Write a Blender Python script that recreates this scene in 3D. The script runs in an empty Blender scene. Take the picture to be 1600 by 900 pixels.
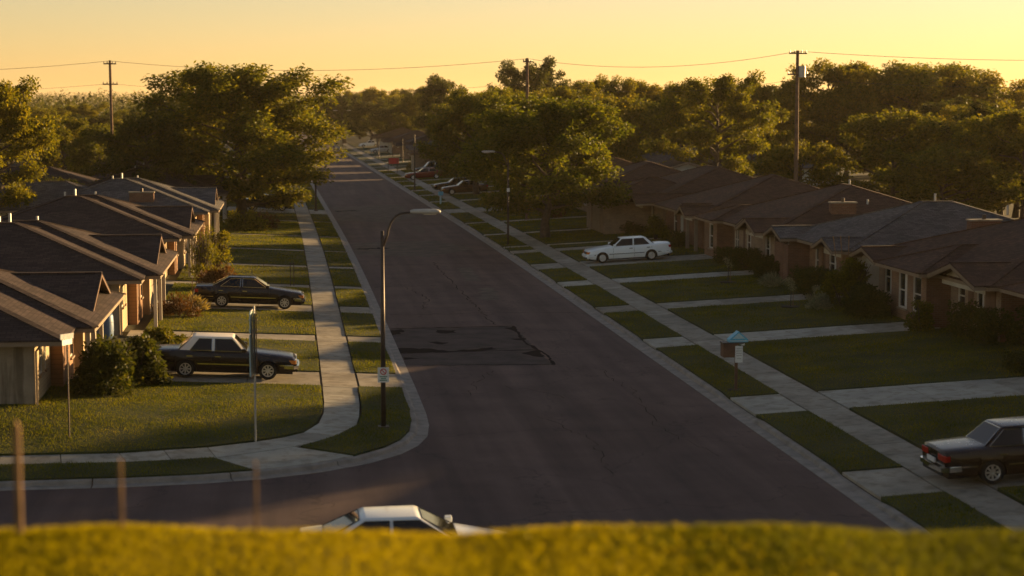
import bpy, bmesh, math, random
import numpy as np
from mathutils import Vector, Matrix
from mathutils.geometry import delaunay_2d_cdt

R = math.radians
scn = bpy.context.scene
COL = scn.collection

# ---------------------------------------------------------------- camera, sky, sun, exposure
cam_d = bpy.data.cameras.new('camera')
cam = bpy.data.objects.new('camera', cam_d); COL.objects.link(cam)
cam.location = (0, 0, 10)
cam.rotation_euler = (R(90 - 5.913), 0, R(-7.087))
cam_d.sensor_width = 36; cam_d.lens = 63.0
cam_d.clip_start = 0.1; cam_d.clip_end = 12000
cam_d.dof.use_dof = True; cam_d.dof.focus_distance = 80; cam_d.dof.aperture_fstop = 0.85
scn.camera = cam

SUN_AZ, SUN_EL = 32.0, 7.2           # azimuth from +X towards +Y
sv = Vector((math.cos(R(SUN_AZ)) * math.cos(R(SUN_EL)), math.sin(R(SUN_AZ)) * math.cos(R(SUN_EL)), math.sin(R(SUN_EL))))
wd = bpy.data.worlds.new('World'); scn.world = wd; wd.use_nodes = True
nt = wd.node_tree; nt.nodes.clear()
sky = nt.nodes.new('ShaderNodeTexSky'); sky.sky_type = 'NISHITA'; sky.sun_disc = False
sky.sun_elevation = R(SUN_EL); sky.sun_rotation = R(90 - SUN_AZ)
sky.altitude = 300; sky.air_density = 1.0; sky.dust_density = 0.25; sky.ozone_density = 0.0
tint = nt.nodes.new('ShaderNodeMix'); tint.data_type = 'RGBA'; tint.blend_type = 'MULTIPLY'
tint.inputs[0].default_value = 1.0
tint.inputs[7].default_value = (0.95, 0.86, 0.95, 1)
bg = nt.nodes.new('ShaderNodeBackground'); bg.inputs[1].default_value = 0.0425
wo = nt.nodes.new('ShaderNodeOutputWorld')
nt.links.new(sky.outputs[0], tint.inputs[6]); nt.links.new(tint.outputs[2], bg.inputs[0]); nt.links.new(bg.outputs[0], wo.inputs[0])
sl = bpy.data.lights.new('sun', 'SUN'); sl.energy = 5.0; sl.angle = R(0.6); sl.color = (1.0, 0.64, 0.28)
so = bpy.data.objects.new('sun', sl); COL.objects.link(so)
so.rotation_euler = sv.to_track_quat('Z', 'Y').to_euler()
vs = scn.view_settings
vs.view_transform = 'Standard'; vs.look = 'None'; vs.gamma = 1; vs.use_curve_mapping = False; vs.exposure = 1.62
cy = scn.cycles
cy.use_denoising = True; cy.max_bounces = 6; cy.transparent_max_bounces = 6; cy.volume_bounces = 0
cy.sample_clamp_indirect = 5

# ---------------------------------------------------------------- materials
MATS = {}
def nmat(name):
    m = bpy.data.materials.new(name); m.use_nodes = True
    t = m.node_tree; p = t.nodes['Principled BSDF']
    MATS[name] = m
    return m, t, p
def noise(t, scale, detail=4, coord='Object', rough=.55, vec=None):
    n = t.nodes.new('ShaderNodeTexNoise'); n.inputs['Scale'].default_value = scale
    n.inputs['Detail'].default_value = detail; n.inputs['Roughness'].default_value = rough
    if vec is None:
        c = t.nodes.new('ShaderNodeTexCoord'); t.links.new(c.outputs[coord], n.inputs['Vector'])
    else: t.links.new(vec, n.inputs['Vector'])
    return n.outputs['Fac']
def ramp(t, fac, stops):
    r = t.nodes.new('ShaderNodeValToRGB'); e = r.color_ramp.elements
    e[0].position, e[0].color = stops[0][0], (*stops[0][1], 1)
    e[1].position, e[1].color = stops[-1][0], (*stops[-1][1], 1)
    for p, c in stops[1:-1]:
        x = e.new(p); x.color = (*c, 1)
    t.links.new(fac, r.inputs[0]); return r.outputs[0]
def mixc(t, a, b, fac, mode='MIX'):
    m = t.nodes.new('ShaderNodeMix'); m.data_type = 'RGBA'; m.blend_type = mode
    for s, v in ((0, fac), (6, a), (7, b)):
        if isinstance(v, (int, float)): m.inputs[s].default_value = v
        elif isinstance(v, tuple): m.inputs[s].default_value = (*v, 1)
        else: t.links.new(v, m.inputs[s])
    return m.outputs[2]
def bump(t, p, h, strength=.4, dist=.02):
    b = t.nodes.new('ShaderNodeBump'); b.inputs['Strength'].default_value = strength; b.inputs['Distance'].default_value = dist
    t.links.new(h, b.inputs['Height']); t.links.new(b.outputs[0], p.inputs['Normal'])
def sc(c, k): return tuple(min(1, x * k) for x in c)
def surf(name, col, rough=.7, var=.25, scale=3, fine=60, bmp=.25, metallic=0, spec=.3, dist=.01):
    m, t, p = nmat(name)
    a = ramp(t, noise(t, scale, 5), [(.3, sc(col, 1 - var)), (.7, sc(col, 1 + var))])
    f = noise(t, fine, 3)
    a = mixc(t, a, ramp(t, f, [(.3, (.72,) * 3), (.7, (1.0,) * 3)]), .6, 'MULTIPLY')
    t.links.new(a, p.inputs['Base Color']); p.inputs['Roughness'].default_value = rough
    p.inputs['Metallic'].default_value = metallic; p.inputs['Specular IOR Level'].default_value = spec
    if bmp: bump(t, p, f, bmp, dist)
    return m
def shingle(name, col):
    m, t, p = nmat(name)
    uv = t.nodes.new('ShaderNodeUVMap')
    br = t.nodes.new('ShaderNodeTexBrick'); t.links.new(uv.outputs[0], br.inputs['Vector'])
    br.inputs['Scale'].default_value = 1; br.inputs['Brick Width'].default_value = .32; br.inputs['Row Height'].default_value = .15
    br.inputs['Mortar Size'].default_value = .008; br.inputs['Bias'].default_value = 0
    br.inputs['Color1'].default_value = (*sc(col, .72), 1); br.inputs['Color2'].default_value = (*sc(col, 1.3), 1); br.inputs['Mortar'].default_value = (*sc(col, .35), 1)
    a = mixc(t, br.outputs['Color'], ramp(t, noise(t, .45, 5), [(.3, (.7, .7, .7)), (.7, (1.15, 1.1, 1.05))]), 1.0, 'MULTIPLY')
    a = mixc(t, a, ramp(t, noise(t, 35, 2), [(.3, (.7, .7, .7)), (.7, (1.1, 1.1, 1.1))]), .7, 'MULTIPLY')
    t.links.new(a, p.inputs['Base Color']); p.inputs['Roughness'].default_value = .9; p.inputs['Specular IOR Level'].default_value = .15
    bump(t, p, br.outputs['Fac'], -.5, .012)
    return m
def brick(name, c1, c2, mort):
    m, t, p = nmat(name)
    uv = t.nodes.new('ShaderNodeUVMap')
    br = t.nodes.new('ShaderNodeTexBrick'); t.links.new(uv.outputs[0], br.inputs['Vector'])
    br.inputs['Scale'].default_value = 1; br.inputs['Brick Width'].default_value = .24; br.inputs['Row Height'].default_value = .085
    br.inputs['Mortar Size'].default_value = .006; br.inputs['Bias'].default_value = -.1
    br.inputs['Color1'].default_value = (*c1, 1); br.inputs['Color2'].default_value = (*c2, 1); br.inputs['Mortar'].default_value = (*mort, 1)
    a = mixc(t, br.outputs['Color'], ramp(t, noise(t, 1.1, 5), [(.3, (.72, .72, .72)), (.7, (1.1, 1.08, 1.05))]), 1.0, 'MULTIPLY')
    t.links.new(a, p.inputs['Base Color']); p.inputs['Roughness'].default_value = .85; p.inputs['Specular IOR Level'].default_value = .2
    bump(t, p, br.outputs['Fac'], -.6, .008)
    return m
def siding(name, col, pitch=.14):
    m, t, p = nmat(name)
    uv = t.nodes.new('ShaderNodeUVMap'); s = t.nodes.new('ShaderNodeSeparateXYZ'); t.links.new(uv.outputs[0], s.inputs[0])
    mo = t.nodes.new('ShaderNodeMath'); mo.operation = 'DIVIDE'; mo.inputs[1].default_value = pitch; t.links.new(s.outputs[1], mo.inputs[0])
    fr = t.nodes.new('ShaderNodeMath'); fr.operation = 'FRACT'; t.links.new(mo.outputs[0], fr.inputs[0])
    a = ramp(t, fr.outputs[0], [(0, sc(col, .45)), (.14, col), (1, sc(col, 1.06))])
    a = mixc(t, a, ramp(t, noise(t, 1.3, 5), [(.3, (.8, .8, .8)), (.7, (1.08, 1.06, 1.03))]), 1.0, 'MULTIPLY')
    t.links.new(a, p.inputs['Base Color']); p.inputs['Roughness'].default_value = .7; p.inputs['Specular IOR Level'].default_value = .25
    bump(t, p, fr.outputs[0], -.5, .015)
    return m
def paint(name, col, rough=.25, coat=1.0, metallic=0):
    m, t, p = nmat(name)
    a = ramp(t, noise(t, 1.2, 3), [(.3, sc(col, .93)), (.7, sc(col, 1.04))])
    t.links.new(a, p.inputs['Base Color']); p.inputs['Metallic'].default_value = metallic
    t.links.new(ramp(t, noise(t, 9, 4), [(.35, (rough * .9,) * 3), (.75, (rough * 1.15,) * 3)]), p.inputs['Roughness'])
    p.inputs['Coat Weight'].default_value = coat * .3; p.inputs['Coat Roughness'].default_value = .05; p.inputs['Specular IOR Level'].default_value = .2
    return m
def simple(name, col, rough=.5, metallic=0, spec=.5):
    m, t, p = nmat(name)
    a = ramp(t, noise(t, 14, 4), [(.3, sc(col, .82)), (.7, sc(col, 1.1))])
    t.links.new(a, p.inputs['Base Color']); p.inputs['Roughness'].default_value = rough
    p.inputs['Metallic'].default_value = metallic; p.inputs['Specular IOR Level'].default_value = spec
    return m
def leafmat(name, c1, c2, c3, trans=.35, nsc=.35, amp=.25):
    m, t, p = nmat(name)
    g = t.nodes.new('ShaderNodeNewGeometry')
    a = ramp(t, g.outputs['Random Per Island'], [(0, c1), (.6, c2), (1, c3)])
    oi = t.nodes.new('ShaderNodeObjectInfo')
    a = mixc(t, a, ramp(t, oi.outputs['Random'], [(0, (.8, .85, .8)), (1, (1.15, 1.05, .95))]), 1.0, 'MULTIPLY')
    a = mixc(t, a, ramp(t, noise(t, nsc, 5), [(.3, (1 - amp, 1 - amp * .8, 1 - amp)), (.7, (1 + amp * .9, 1 + amp * .6, 1.0))]), 1.0, 'MULTIPLY')
    t.links.new(a, p.inputs['Base Color']); p.inputs['Roughness'].default_value = .6; p.inputs['Specular IOR Level'].default_value = .06 if 'grass' in name else .2
    tr = t.nodes.new('ShaderNodeBsdfTranslucent'); t.links.new(mixc(t, a, (1.25, 1.15, .5), 1.0, 'MULTIPLY'), tr.inputs[0])
    mx = t.nodes.new('ShaderNodeMixShader'); mx.inputs[0].default_value = trans
    t.links.new(p.outputs[0], mx.inputs[1]); t.links.new(tr.outputs[0], mx.inputs[2])
    t.links.new(mx.outputs[0], t.nodes['Material Output'].inputs[0])
    return m

def asphalt_mat():
    m, t, p = nmat('asphalt')
    c = t.nodes.new('ShaderNodeTexCoord'); mp = t.nodes.new('ShaderNodeMapping'); t.links.new(c.outputs['Object'], mp.inputs[0])
    mp.inputs['Scale'].default_value = (1.3, .06, 1)              # wheel-worn streaks along the street
    a = ramp(t, noise(t, .8, 6, vec=mp.outputs[0]), [(.3, (.068, .044, .040)), (.7, (.140, .092, .078))])
    a = mixc(t, a, ramp(t, noise(t, .35, 6), [(.35, (.75, .72, .75)), (.65, (1.1, 1.08, 1.05))]), 1.0, 'MULTIPLY')
    f = noise(t, 55, 3)
    a = mixc(t, a, ramp(t, f, [(.3, (.7, .7, .7)), (.7, (1.15, 1.15, 1.15))]), .8, 'MULTIPLY')
    v = t.nodes.new('ShaderNodeTexVoronoi'); v.feature = 'DISTANCE_TO_EDGE'; v.inputs['Scale'].default_value = .16
    nz = t.nodes.new('ShaderNodeTexNoise'); nz.inputs['Scale'].default_value = .9; nz.inputs['Detail'].default_value = 6; t.links.new(c.outputs['Object'], nz.inputs['Vector'])
    va = t.nodes.new('ShaderNodeVectorMath'); va.operation = 'ADD'; t.links.new(c.outputs['Object'], va.inputs[0])
    vm = t.nodes.new('ShaderNodeVectorMath'); vm.operation = 'SCALE'; vm.inputs['Scale'].default_value = 2.2; t.links.new(nz.outputs['Color'], vm.inputs[0]); t.links.new(vm.outputs[0], va.inputs[1])
    t.links.new(va.outputs[0], v.inputs['Vector'])
    a = mixc(t, a, ramp(t, v.outputs['Distance'], [(0.0, (.45, .43, .45)), (.008, (1, 1, 1))]), .75, 'MULTIPLY')
    t.links.new(a, p.inputs['Base Color']); p.inputs['Roughness'].default_value = .85; p.inputs['Specular IOR Level'].default_value = .25
    bump(t, p, f, .35, .01)
    return m
asphalt_mat()
surf('asphalt_old', (.098, .076, .060), .9, .45, 1.1, 30, .4)
surf('asphalt_dark', (.046, .034, .032), .9, .45, 1.1, 30, .4)
surf('tar', (.014, .010, .010), .95, .3, 2, 40, .2, spec=.05)
surf('concrete', (.33, .295, .225), .85, .26, .9, 40, .25)
surf('concrete_new', (.39, .365, .29), .85, .22, .8, 40, .25)
for nm in ('concrete', 'concrete_new'):
    t = MATS[nm].node_tree; p = t.nodes['Principled BSDF']; a = p.inputs['Base Color'].links[0].from_socket; oi = t.nodes.new('ShaderNodeObjectInfo')
    a = mixc(t, a, ramp(t, oi.outputs['Random'], [(0, (.80, .79, .77)), (1, (1.12, 1.12, 1.12))]), 1.0, 'MULTIPLY')
    a = mixc(t, a, ramp(t, noise(t, 2.6, 7), [(.36, (.62, .58, .52)), (.5, (1, 1, 1))]), .7, 'MULTIPLY')
    t.links.new(a, p.inputs['Base Color'])
surf('curb_concrete', (.30, .265, .22), .85, .25, 2.2, 40, .35)
surf('joint_dirt', (.05, .042, .03), .95, .4, 3, 30, .4)
surf('soil_grass', (.050, .048, .018), .95, .35, .5, 20, .5, dist=.04)
surf('lawn_base', (.040, .048, .008), .95, .35, .35, 14, .6, dist=.05)
surf('bark', (.085, .062, .045), .9, .4, 4, 25, .8, dist=.03)
surf('old_wood', (.20, .12, .06), .85, .35, 6, 40, .5)
surf('pole_wood', (.16, .10, .065), .9, .3, 5, 30, .5)
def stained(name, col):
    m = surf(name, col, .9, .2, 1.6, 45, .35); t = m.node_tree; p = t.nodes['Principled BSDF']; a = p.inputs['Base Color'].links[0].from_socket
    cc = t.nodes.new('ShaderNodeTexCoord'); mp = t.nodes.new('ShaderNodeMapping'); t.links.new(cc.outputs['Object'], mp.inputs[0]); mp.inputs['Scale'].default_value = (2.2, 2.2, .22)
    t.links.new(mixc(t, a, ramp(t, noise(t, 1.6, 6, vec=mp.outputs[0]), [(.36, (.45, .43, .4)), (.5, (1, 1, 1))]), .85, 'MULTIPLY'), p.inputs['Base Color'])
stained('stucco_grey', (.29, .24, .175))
surf('stucco_cream', (.48, .43, .32), .9, .15, 1.4, 45, .3)
surf('trim_cream', (.25, .185, .12), .6, .12, 2, 30, .1)
surf('trim_white', (.52, .48, .40), .55, .12, 2, 30, .1)
surf('trim_brown', (.13, .07, .04), .7, .25, 3, 30, .2)
surf('rust_door', (.14, .065, .03), .6, .25, 2, 30, .2)
siding('siding_yellow', (.42, .32, .19), .13)
siding('siding_brown', (.26, .14, .07), .16)
siding('siding_pale', (.66, .68, .60), .18)
brick('brick_tan', (.25, .175, .115), (.31, .22, .145), (.28, .24, .19))
brick('brick_red', (.15, .075, .045), (.20, .10, .06), (.19, .15, .12))
brick('brick_orange', (.21, .12, .068), (.27, .155, .085), (.24, .19, .14))
shingle('roof_brown', (.085, .050, .036)); shingle('roof_dark', (.060, .044, .040))
shingle('roof_grey', (.115, .110, .108)); shingle('roof_umber', (.12, .065, .034))
surf('dark_metal', (.070, .053, .043), .5, .3, 3, 40, .1, .3)
surf('galv', (.42, .42, .40), .45, .15, 5, 40, .1, .6)
surf('lamp_grey', (.45, .43, .38), .4, .12, 6, 40, .05)
simple('chrome', (.75, .72, .66), .12, 1.0); simple('rim_alloy', (.62, .61, .58), .3, .8)
simple('rubber', (.012, .012, .012), .8, 0, .3); simple('black_trim', (.015, .013, .012), .5)
simple('glass_dark', (.006, .005, .005), .04, 0, .4); simple('window_glass', (.020, .020, .020), .03, 0, .7)
simple('curtain', (.52, .50, .44), .9); simple('red_lens', (.35, .02, .01), .2); simple('amber_lens', (.60, .20, .04), .2)
simple('head_lens', (.75, .68, .55), .12, .3); simple('dark_void', (.006, .005, .005), .9)
simple('sign_white', (.72, .72, .66), .45); simple('sign_red', (.55, .03, .03), .45); simple('sign_green', (.05, .22, .13), .45)
simple('sign_blue', (.10, .42, .58), .4); simple('sign_paleblue', (.45, .62, .62), .4); simple('bin_blue', (.08, .15, .26), .5)
simple('wire', (.05, .04, .035), .6); simple('insulator', (.12, .08, .06), .4)
paint('paint_black', (.010, .006, .006)); paint('paint_white', (.84, .88, .86)); paint('paint_maroon', (.16, .020, .015))
paint('paint_oxblood', (.013, .006, .005)); paint('paint_green', (.012, .020, .016)); paint('paint_silver', (.42, .44, .43), .3, 1, .2)
paint('paint_bronze', (.10, .05, .03)); paint('vinyl_cream', (.88, .80, .66), .35, .5)
leafmat('leaf_locust', (.062, .080, .008), (.115, .130, .012), (.20, .185, .020), .55)
leafmat('leaf_dark', (.030, .042, .008), (.055, .066, .010), (.095, .092, .014), .45)
leafmat('leaf_mid', (.062, .076, .008), (.115, .122, .012), (.185, .165, .016), .56)
leafmat('leaf_olive', (.075, .085, .008), (.135, .138, .012), (.22, .19, .018), .6)
leafmat('leaf_red', (.08, .035, .015), (.12, .06, .02), (.15, .09, .03), .3)
leafmat('leaf_straw', (.22, .16, .07), (.32, .24, .11), (.42, .33, .17), .35)
leafmat('leaf_pale', (.16, .17, .11), (.26, .26, .18), (.38, .36, .27), .3)
leafmat('grass_blade', (.068, .096, .003), (.118, .140, .005), (.185, .180, .008), .45, .6, .5)
leafmat('grass_dry_sunlit', (.29, .275, .003), (.335, .315, .004), (.385, .345, .008), .5)  # dry bank grass with the sunlight put into its gold
leafmat('grass_green_shaded', (.10, .12, .010), (.13, .15, .013), (.17, .18, .018), .45)

# ---------------------------------------------------------------- mesh helpers
class MB:
    def __init__(s): s.v = []; s.f = []
    def add(s, vs, fs):
        n = len(s.v); s.v += [tuple(p) for p in vs]; s.f += [tuple(i + n for i in f) for f in fs]; return s
    def box(s, a, b):
        (x0, y0, z0), (x1, y1, z1) = a, b
        x0, x1 = min(x0, x1), max(x0, x1); y0, y1 = min(y0, y1), max(y0, y1); z0, z1 = min(z0, z1), max(z0, z1)
        return s.add([(x0, y0, z0), (x1, y0, z0), (x1, y1, z0), (x0, y1, z0), (x0, y0, z1), (x1, y0, z1), (x1, y1, z1), (x0, y1, z1)],
                     [(0, 3, 2, 1), (4, 5, 6, 7), (0, 1, 5, 4), (1, 2, 6, 5), (2, 3, 7, 6), (3, 0, 4, 7)])
    def tube(s, pts, rad, n=8, caps=True):
        pts = [Vector(p) for p in pts]
        if not hasattr(rad, '__len__'): rad = [rad] * len(pts)
        base = len(s.v); up = None
        for i, p in enumerate(pts):
            d = (pts[min(i + 1, len(pts) - 1)] - pts[max(i - 1, 0)]).normalized()
            if up is None: up = Vector((0, 0, 1)) if abs(d.z) < .9 else Vector((1, 0, 0))
            a = d.cross(up)
            if a.length < 1e-5: a = d.orthogonal()
            a.normalize(); b = a.cross(d).normalized(); up = b
            for k in range(n):
                t = 2 * math.pi * k / n
                s.v.append(tuple(p + (a * math.cos(t) + b * math.sin(t)) * rad[i]))
        for i in range(len(pts) - 1):
            for k in range(n):
                k2 = (k + 1) % n
                s.f.append((base + i * n + k, base + i * n + k2, base + (i + 1) * n + k2, base + (i + 1) * n + k))
        if caps:
            s.f.append(tuple(base + k for k in range(n))[::-1]); e = base + (len(pts) - 1) * n
            s.f.append(tuple(e + k for k in range(n)))
        return s
    def bar(s, p0, p1, w, h):
        p0, p1 = Vector(p0), Vector(p1); d = (p1 - p0).normalized()
        a = d.cross(Vector((0, 0, 1)))
        if a.length < 1e-4: a = Vector((1, 0, 0))
        a.normalize(); b = a.cross(d).normalized(); a *= w / 2; b *= h / 2
        return s.add([p0 - a - b, p0 + a - b, p0 + a + b, p0 - a + b, p1 - a - b, p1 + a - b, p1 + a + b, p1 - a + b],
                     [(0, 3, 2, 1), (4, 5, 6, 7), (0, 1, 5, 4), (1, 2, 6, 5), (2, 3, 7, 6), (3, 0, 4, 7)])
    def prism(s, poly, d):
        n = len(poly); d = Vector(d)
        return s.add([Vector(p) for p in poly] + [Vector(p) + d for p in poly],
                     [tuple(range(n))[::-1], tuple(range(n, 2 * n))] + [(i, (i + 1) % n, n + (i + 1) % n, n + i) for i in range(n)])
    def build(s, name, mat, parent=None, smooth=False, uv=False, recalc=True, bevel=0):
        me = bpy.data.meshes.new(name); me.from_pydata(s.v, [], s.f)
        if recalc or bevel:
            bm = bmesh.new(); bm.from_mesh(me)
            if bevel:
                bmesh.ops.remove_doubles(bm, verts=bm.verts, dist=1e-5)
                bmesh.ops.bevel(bm, geom=[e for e in bm.edges if len(e.link_faces) == 2 and e.calc_face_angle(0) > .5], offset=bevel, segments=1, affect='EDGES')
            bmesh.ops.recalc_face_normals(bm, faces=bm.faces); bm.to_mesh(me); bm.free()
        if uv: wuv(me)
        return mobj(name, me, mat, parent, smooth)
def wuv(me):
    l = me.uv_layers.new(name='UVMap')
    for p in me.polygons:
        n = p.normal
        u = Vector((0, 0, 1)).cross(n)
        u = u.normalized() if u.length > 1e-3 else Vector((1, 0, 0))
        v = n.cross(u)
        for li in p.loop_indices:
            co = me.vertices[me.loops[li].vertex_index].co
            l.data[li].uv = (co.dot(u), co.dot(v))
def mobj(name, me, mat, parent=None, smooth=False):
    if mat: me.materials.append(MATS[mat])
    if smooth: me.polygons.foreach_set('use_smooth', [True] * len(me.polygons))
    o = bpy.data.objects.new(name, me); COL.objects.link(o)
    if parent: o.parent = parent
    return o
def npmesh(name, verts, faces4):
    me = bpy.data.meshes.new(name)
    v = np.asarray(verts, dtype=np.float32); f = np.asarray(faces4, dtype=np.int32); k = f.shape[1]
    me.vertices.add(len(v)); me.vertices.foreach_set('co', v.ravel())
    me.loops.add(f.size); me.loops.foreach_set('vertex_index', f.ravel())
    me.polygons.add(len(f)); me.polygons.foreach_set('loop_start', np.arange(0, f.size, k, dtype=np.int32))
    me.update(calc_edges=True); return me
def tag(o, label=None, cat=None, group=None, kind=None):
    for k, v in (('label', label), ('category', cat), ('group', group), ('kind', kind)):
        if v: o[k] = v
    return o
def thing(name, loc, label, cat, group=None, rz=0):
    o = bpy.data.objects.new(name, None); COL.objects.link(o); o.location = loc; o.rotation_euler = (0, 0, rz)
    o.empty_display_size = .3
    return tag(o, label, cat, group)
def copy_tree(o, parent=None):
    c = o.copy(); COL.objects.link(c); c.parent = parent
    for ch in o.children: copy_tree(ch, c)
    return c

# ---------------------------------------------------------------- the lie of the land
def sstep(a, b, x):
    t = min(1, max(0, (x - a) / (b - a))); return t * t * (3 - 2 * t)
def c(y):                       # the street bends gently left beyond the first block
    if y < 90: return 0.
    if y < 150: return -.0125 * (y - 90) ** 2 / 120
    return -.0125 * (y - 120)
def zg(x, y):
    xs = x - c(y)
    if xs < 3.9: return .13 + .046 * min(3.9 - xs, 13) * sstep(46.5, 57, y)
    if xs > 14.4: return .13 + .05 * min(xs - 14.4, 14)
    return .13

def cdt_patch(outline, step, off, skirt, jit=0.0):
    """surface over a polygon following the land, with a skirt; returns verts, faces, top triangle count"""
    rnd = random.Random(len(outline) * 7 + int(outline[0][1] * 10))
    pts = []
    n = len(outline)
    for i in range(n):
        a, b = outline[i], outline[(i + 1) % n]
        k = max(1, int(math.hypot(b[0] - a[0], b[1] - a[1]) / step))
        for j in range(k):
            w = j / k; x = a[0] + (b[0] - a[0]) * w; y = a[1] + (b[1] - a[1]) * w
            pts.append((x + rnd.uniform(-jit, jit), y + rnd.uniform(-jit, jit)))
    nb = len(pts)
    edges = [(i, (i + 1) % nb) for i in range(nb)]
    xs = [p[0] for p in pts]; ys = [p[1] for p in pts]
    gx = min(xs) + step / 2
    from mathutils.geometry import intersect_point_line
    def inside(x, y):
        r = False
        for i in range(nb):
            (x1, y1), (x2, y2) = pts[i], pts[(i + 1) % nb]
            if (y1 > y) != (y2 > y) and x < (x2 - x1) * (y - y1) / (y2 - y1) + x1: r = not r
        return r
    inner = []
    while gx < max(xs):
        gy = min(ys) + step / 2
        while gy < max(ys):
            if inside(gx, gy): inner.append((gx, gy))
            gy += step
        gx += step
    vs, es, fs, *_ = delaunay_2d_cdt([Vector(p) for p in pts + inner], edges, [], 1, 1e-4)
    V = [(v.x, v.y, zg(v.x, v.y) + off) for v in vs]; F = [tuple(f) for f in fs]
    cnt = {}
    for f in F:
        for i in range(len(f)):
            e = (f[i], f[(i + 1) % len(f)]); cnt[tuple(sorted(e))] = cnt.get(tuple(sorted(e)), 0) + 1
    nt_ = len(F); m = {}
    for e, k in cnt.items():
        if k == 1:
            for i in e:
                if i not in m: m[i] = len(V); V.append((V[i][0], V[i][1], V[i][2] - skirt))
            F.append((e[0], e[1], m[e[1]], m[e[0]]))
    return V, F, nt_

# ground sheet to the horizon
gxs = [-4000, -1500, -600, -250, -120, -60, -40, -25, -15, -9, -4, 1, 3.5, 3.8, 9, 14.5, 14.8, 18, 22, 28, 40, 60, 90, 150, 300, 700, 1500, 4000]
gys = [-60, 20, 30, 36, 36.2, 47.0, 47.2, 52, 57] + list(range(62, 400, 8)) + [430, 500, 620, 800, 1200, 2000, 3500, 7000]
V = []
for y in gys:
    for x in gxs:
        xx = x + (c(y) if abs(x) < 100 else 0)
        z = zg(xx, y) - .06
        if 3.6 < x < 14.7 or (y < 47.1 and x < 14.7) or (y < 60 and -5 < x < 14.7): z = -.15
        V.append((xx, y, z))
nx = len(gxs)
F = [(j * nx + i, j * nx + i + 1, (j + 1) * nx + i + 1, (j + 1) * nx + i) for j in range(len(gys) - 1) for i in range(nx - 1)]
me = bpy.data.meshes.new('ground'); me.from_pydata(V, [], F)
tag(mobj('ground', me, 'soil_grass'), 'grassy earth ground running to the horizon', kind='structure')

# road: the street and the side street in one sheet
mb = MB()
ys = [30, 40, 47.6, 60, 75, 90] + list(range(100, 720, 10))
for a, b in zip(ys[:-1], ys[1:]):
    xa0, xb0 = (3.4, 3.4) if a >= 47.6 else (-90, -90)
    mb.add([(xa0 + c(a), a, 0), (14.7 + c(a), a, 0), (14.7 + c(b), b, 0), (xb0 + c(b), b, 0)], [(0, 1, 2, 3)])
mb.add([(-90, 47.6, 0), (3.4, 47.6, 0), (3.4, 60, 0), (-2, 60, 0)], [(0, 1, 2, 3)])
road = tag(mb.build('road', 'asphalt', recalc=False), 'dark asphalt street running away between the lawns', kind='structure')

# worn patch, tar and cracks on the road (children of the road)
def blob(pts, z, name, mat, rough=.12, seed=1):
    rnd = random.Random(seed); out = []
    n = len(pts)
    for i in range(n):
        a, b = pts[i], pts[(i + 1) % n]; L = math.hypot(b[0] - a[0], b[1] - a[1]); k = max(1, int(L / .25))
        for j in range(k):
            w = j / k; out.append((a[0] + (b[0] - a[0]) * w + rnd.uniform(-rough, rough), a[1] + (b[1] - a[1]) * w + rnd.uniform(-rough, rough) * 1.5, z))
    from mathutils.geometry import tessellate_polygon
    tri = tessellate_polygon([[Vector(p) for p in out]])
    return MB().add(out, tri).build(name, mat, road)
blob([(4.35, 67.8), (4.3, 78.8), (9.9, 79.2), (9.9, 73), (9.95, 67.2)], .004, 'asphalt_patch', 'asphalt_dark', .05, 3)
blob([(4.2, 71.0), (4.25, 72.6), (5.4, 72.4), (6.3, 71.6), (7.4, 71.9), (8.2, 72.5), (8.3, 71.7), (7.2, 71.3), (5.6, 71.2)], .008, 'tar_patch', 'tar', .12, 4)
blob([(4.15, 76.6), (4.2, 78.3), (4.9, 78.6), (4.8, 77.0)], .008, 'tar_patch', 'tar', .12, 5)
blob([(6.4, 77.0), (6.4, 78.2), (7.2, 78.0), (7.1, 77.3)], .008, 'tar_patch', 'tar', .12, 6)
blob([(4.4, 69.3), (4.4, 69.9), (5.4, 69.6)], .008, 'tar_patch', 'tar', .08, 16)
def crack(pts, w, name='sealed_crack', mat='tar', seed=0, wig=.25):
    rnd = random.Random(seed); P_ = []
    for a, b in zip(pts[:-1], pts[1:]):
        n = max(2, int(math.hypot(b[0] - a[0], b[1] - a[1]) / .35))
        P_ += [(a[0] + (b[0] - a[0]) * i / n + rnd.uniform(-wig, wig) * .35, a[1] + (b[1] - a[1]) * i / n + rnd.uniform(-wig, wig)) for i in range(n)]
    P_.append(pts[-1]); mb = MB()
    for i, (x, y) in enumerate(P_):
        a, b = P_[max(0, i - 1)], P_[min(len(P_) - 1, i + 1)]; dx, dy = b[0] - a[0], b[1] - a[1]; L = math.hypot(dx, dy) or 1; ww = w * rnd.uniform(.35, 1.1)
        mb.v += [(x - dy / L * ww, y + dx / L * ww, .011), (x + dy / L * ww, y - dx / L * ww, .011)]
    mb.f = [(2 * i, 2 * i + 1, 2 * i + 3, 2 * i + 2) for i in range(len(P_) - 1)]
    mb.build(name, mat, road)
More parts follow.
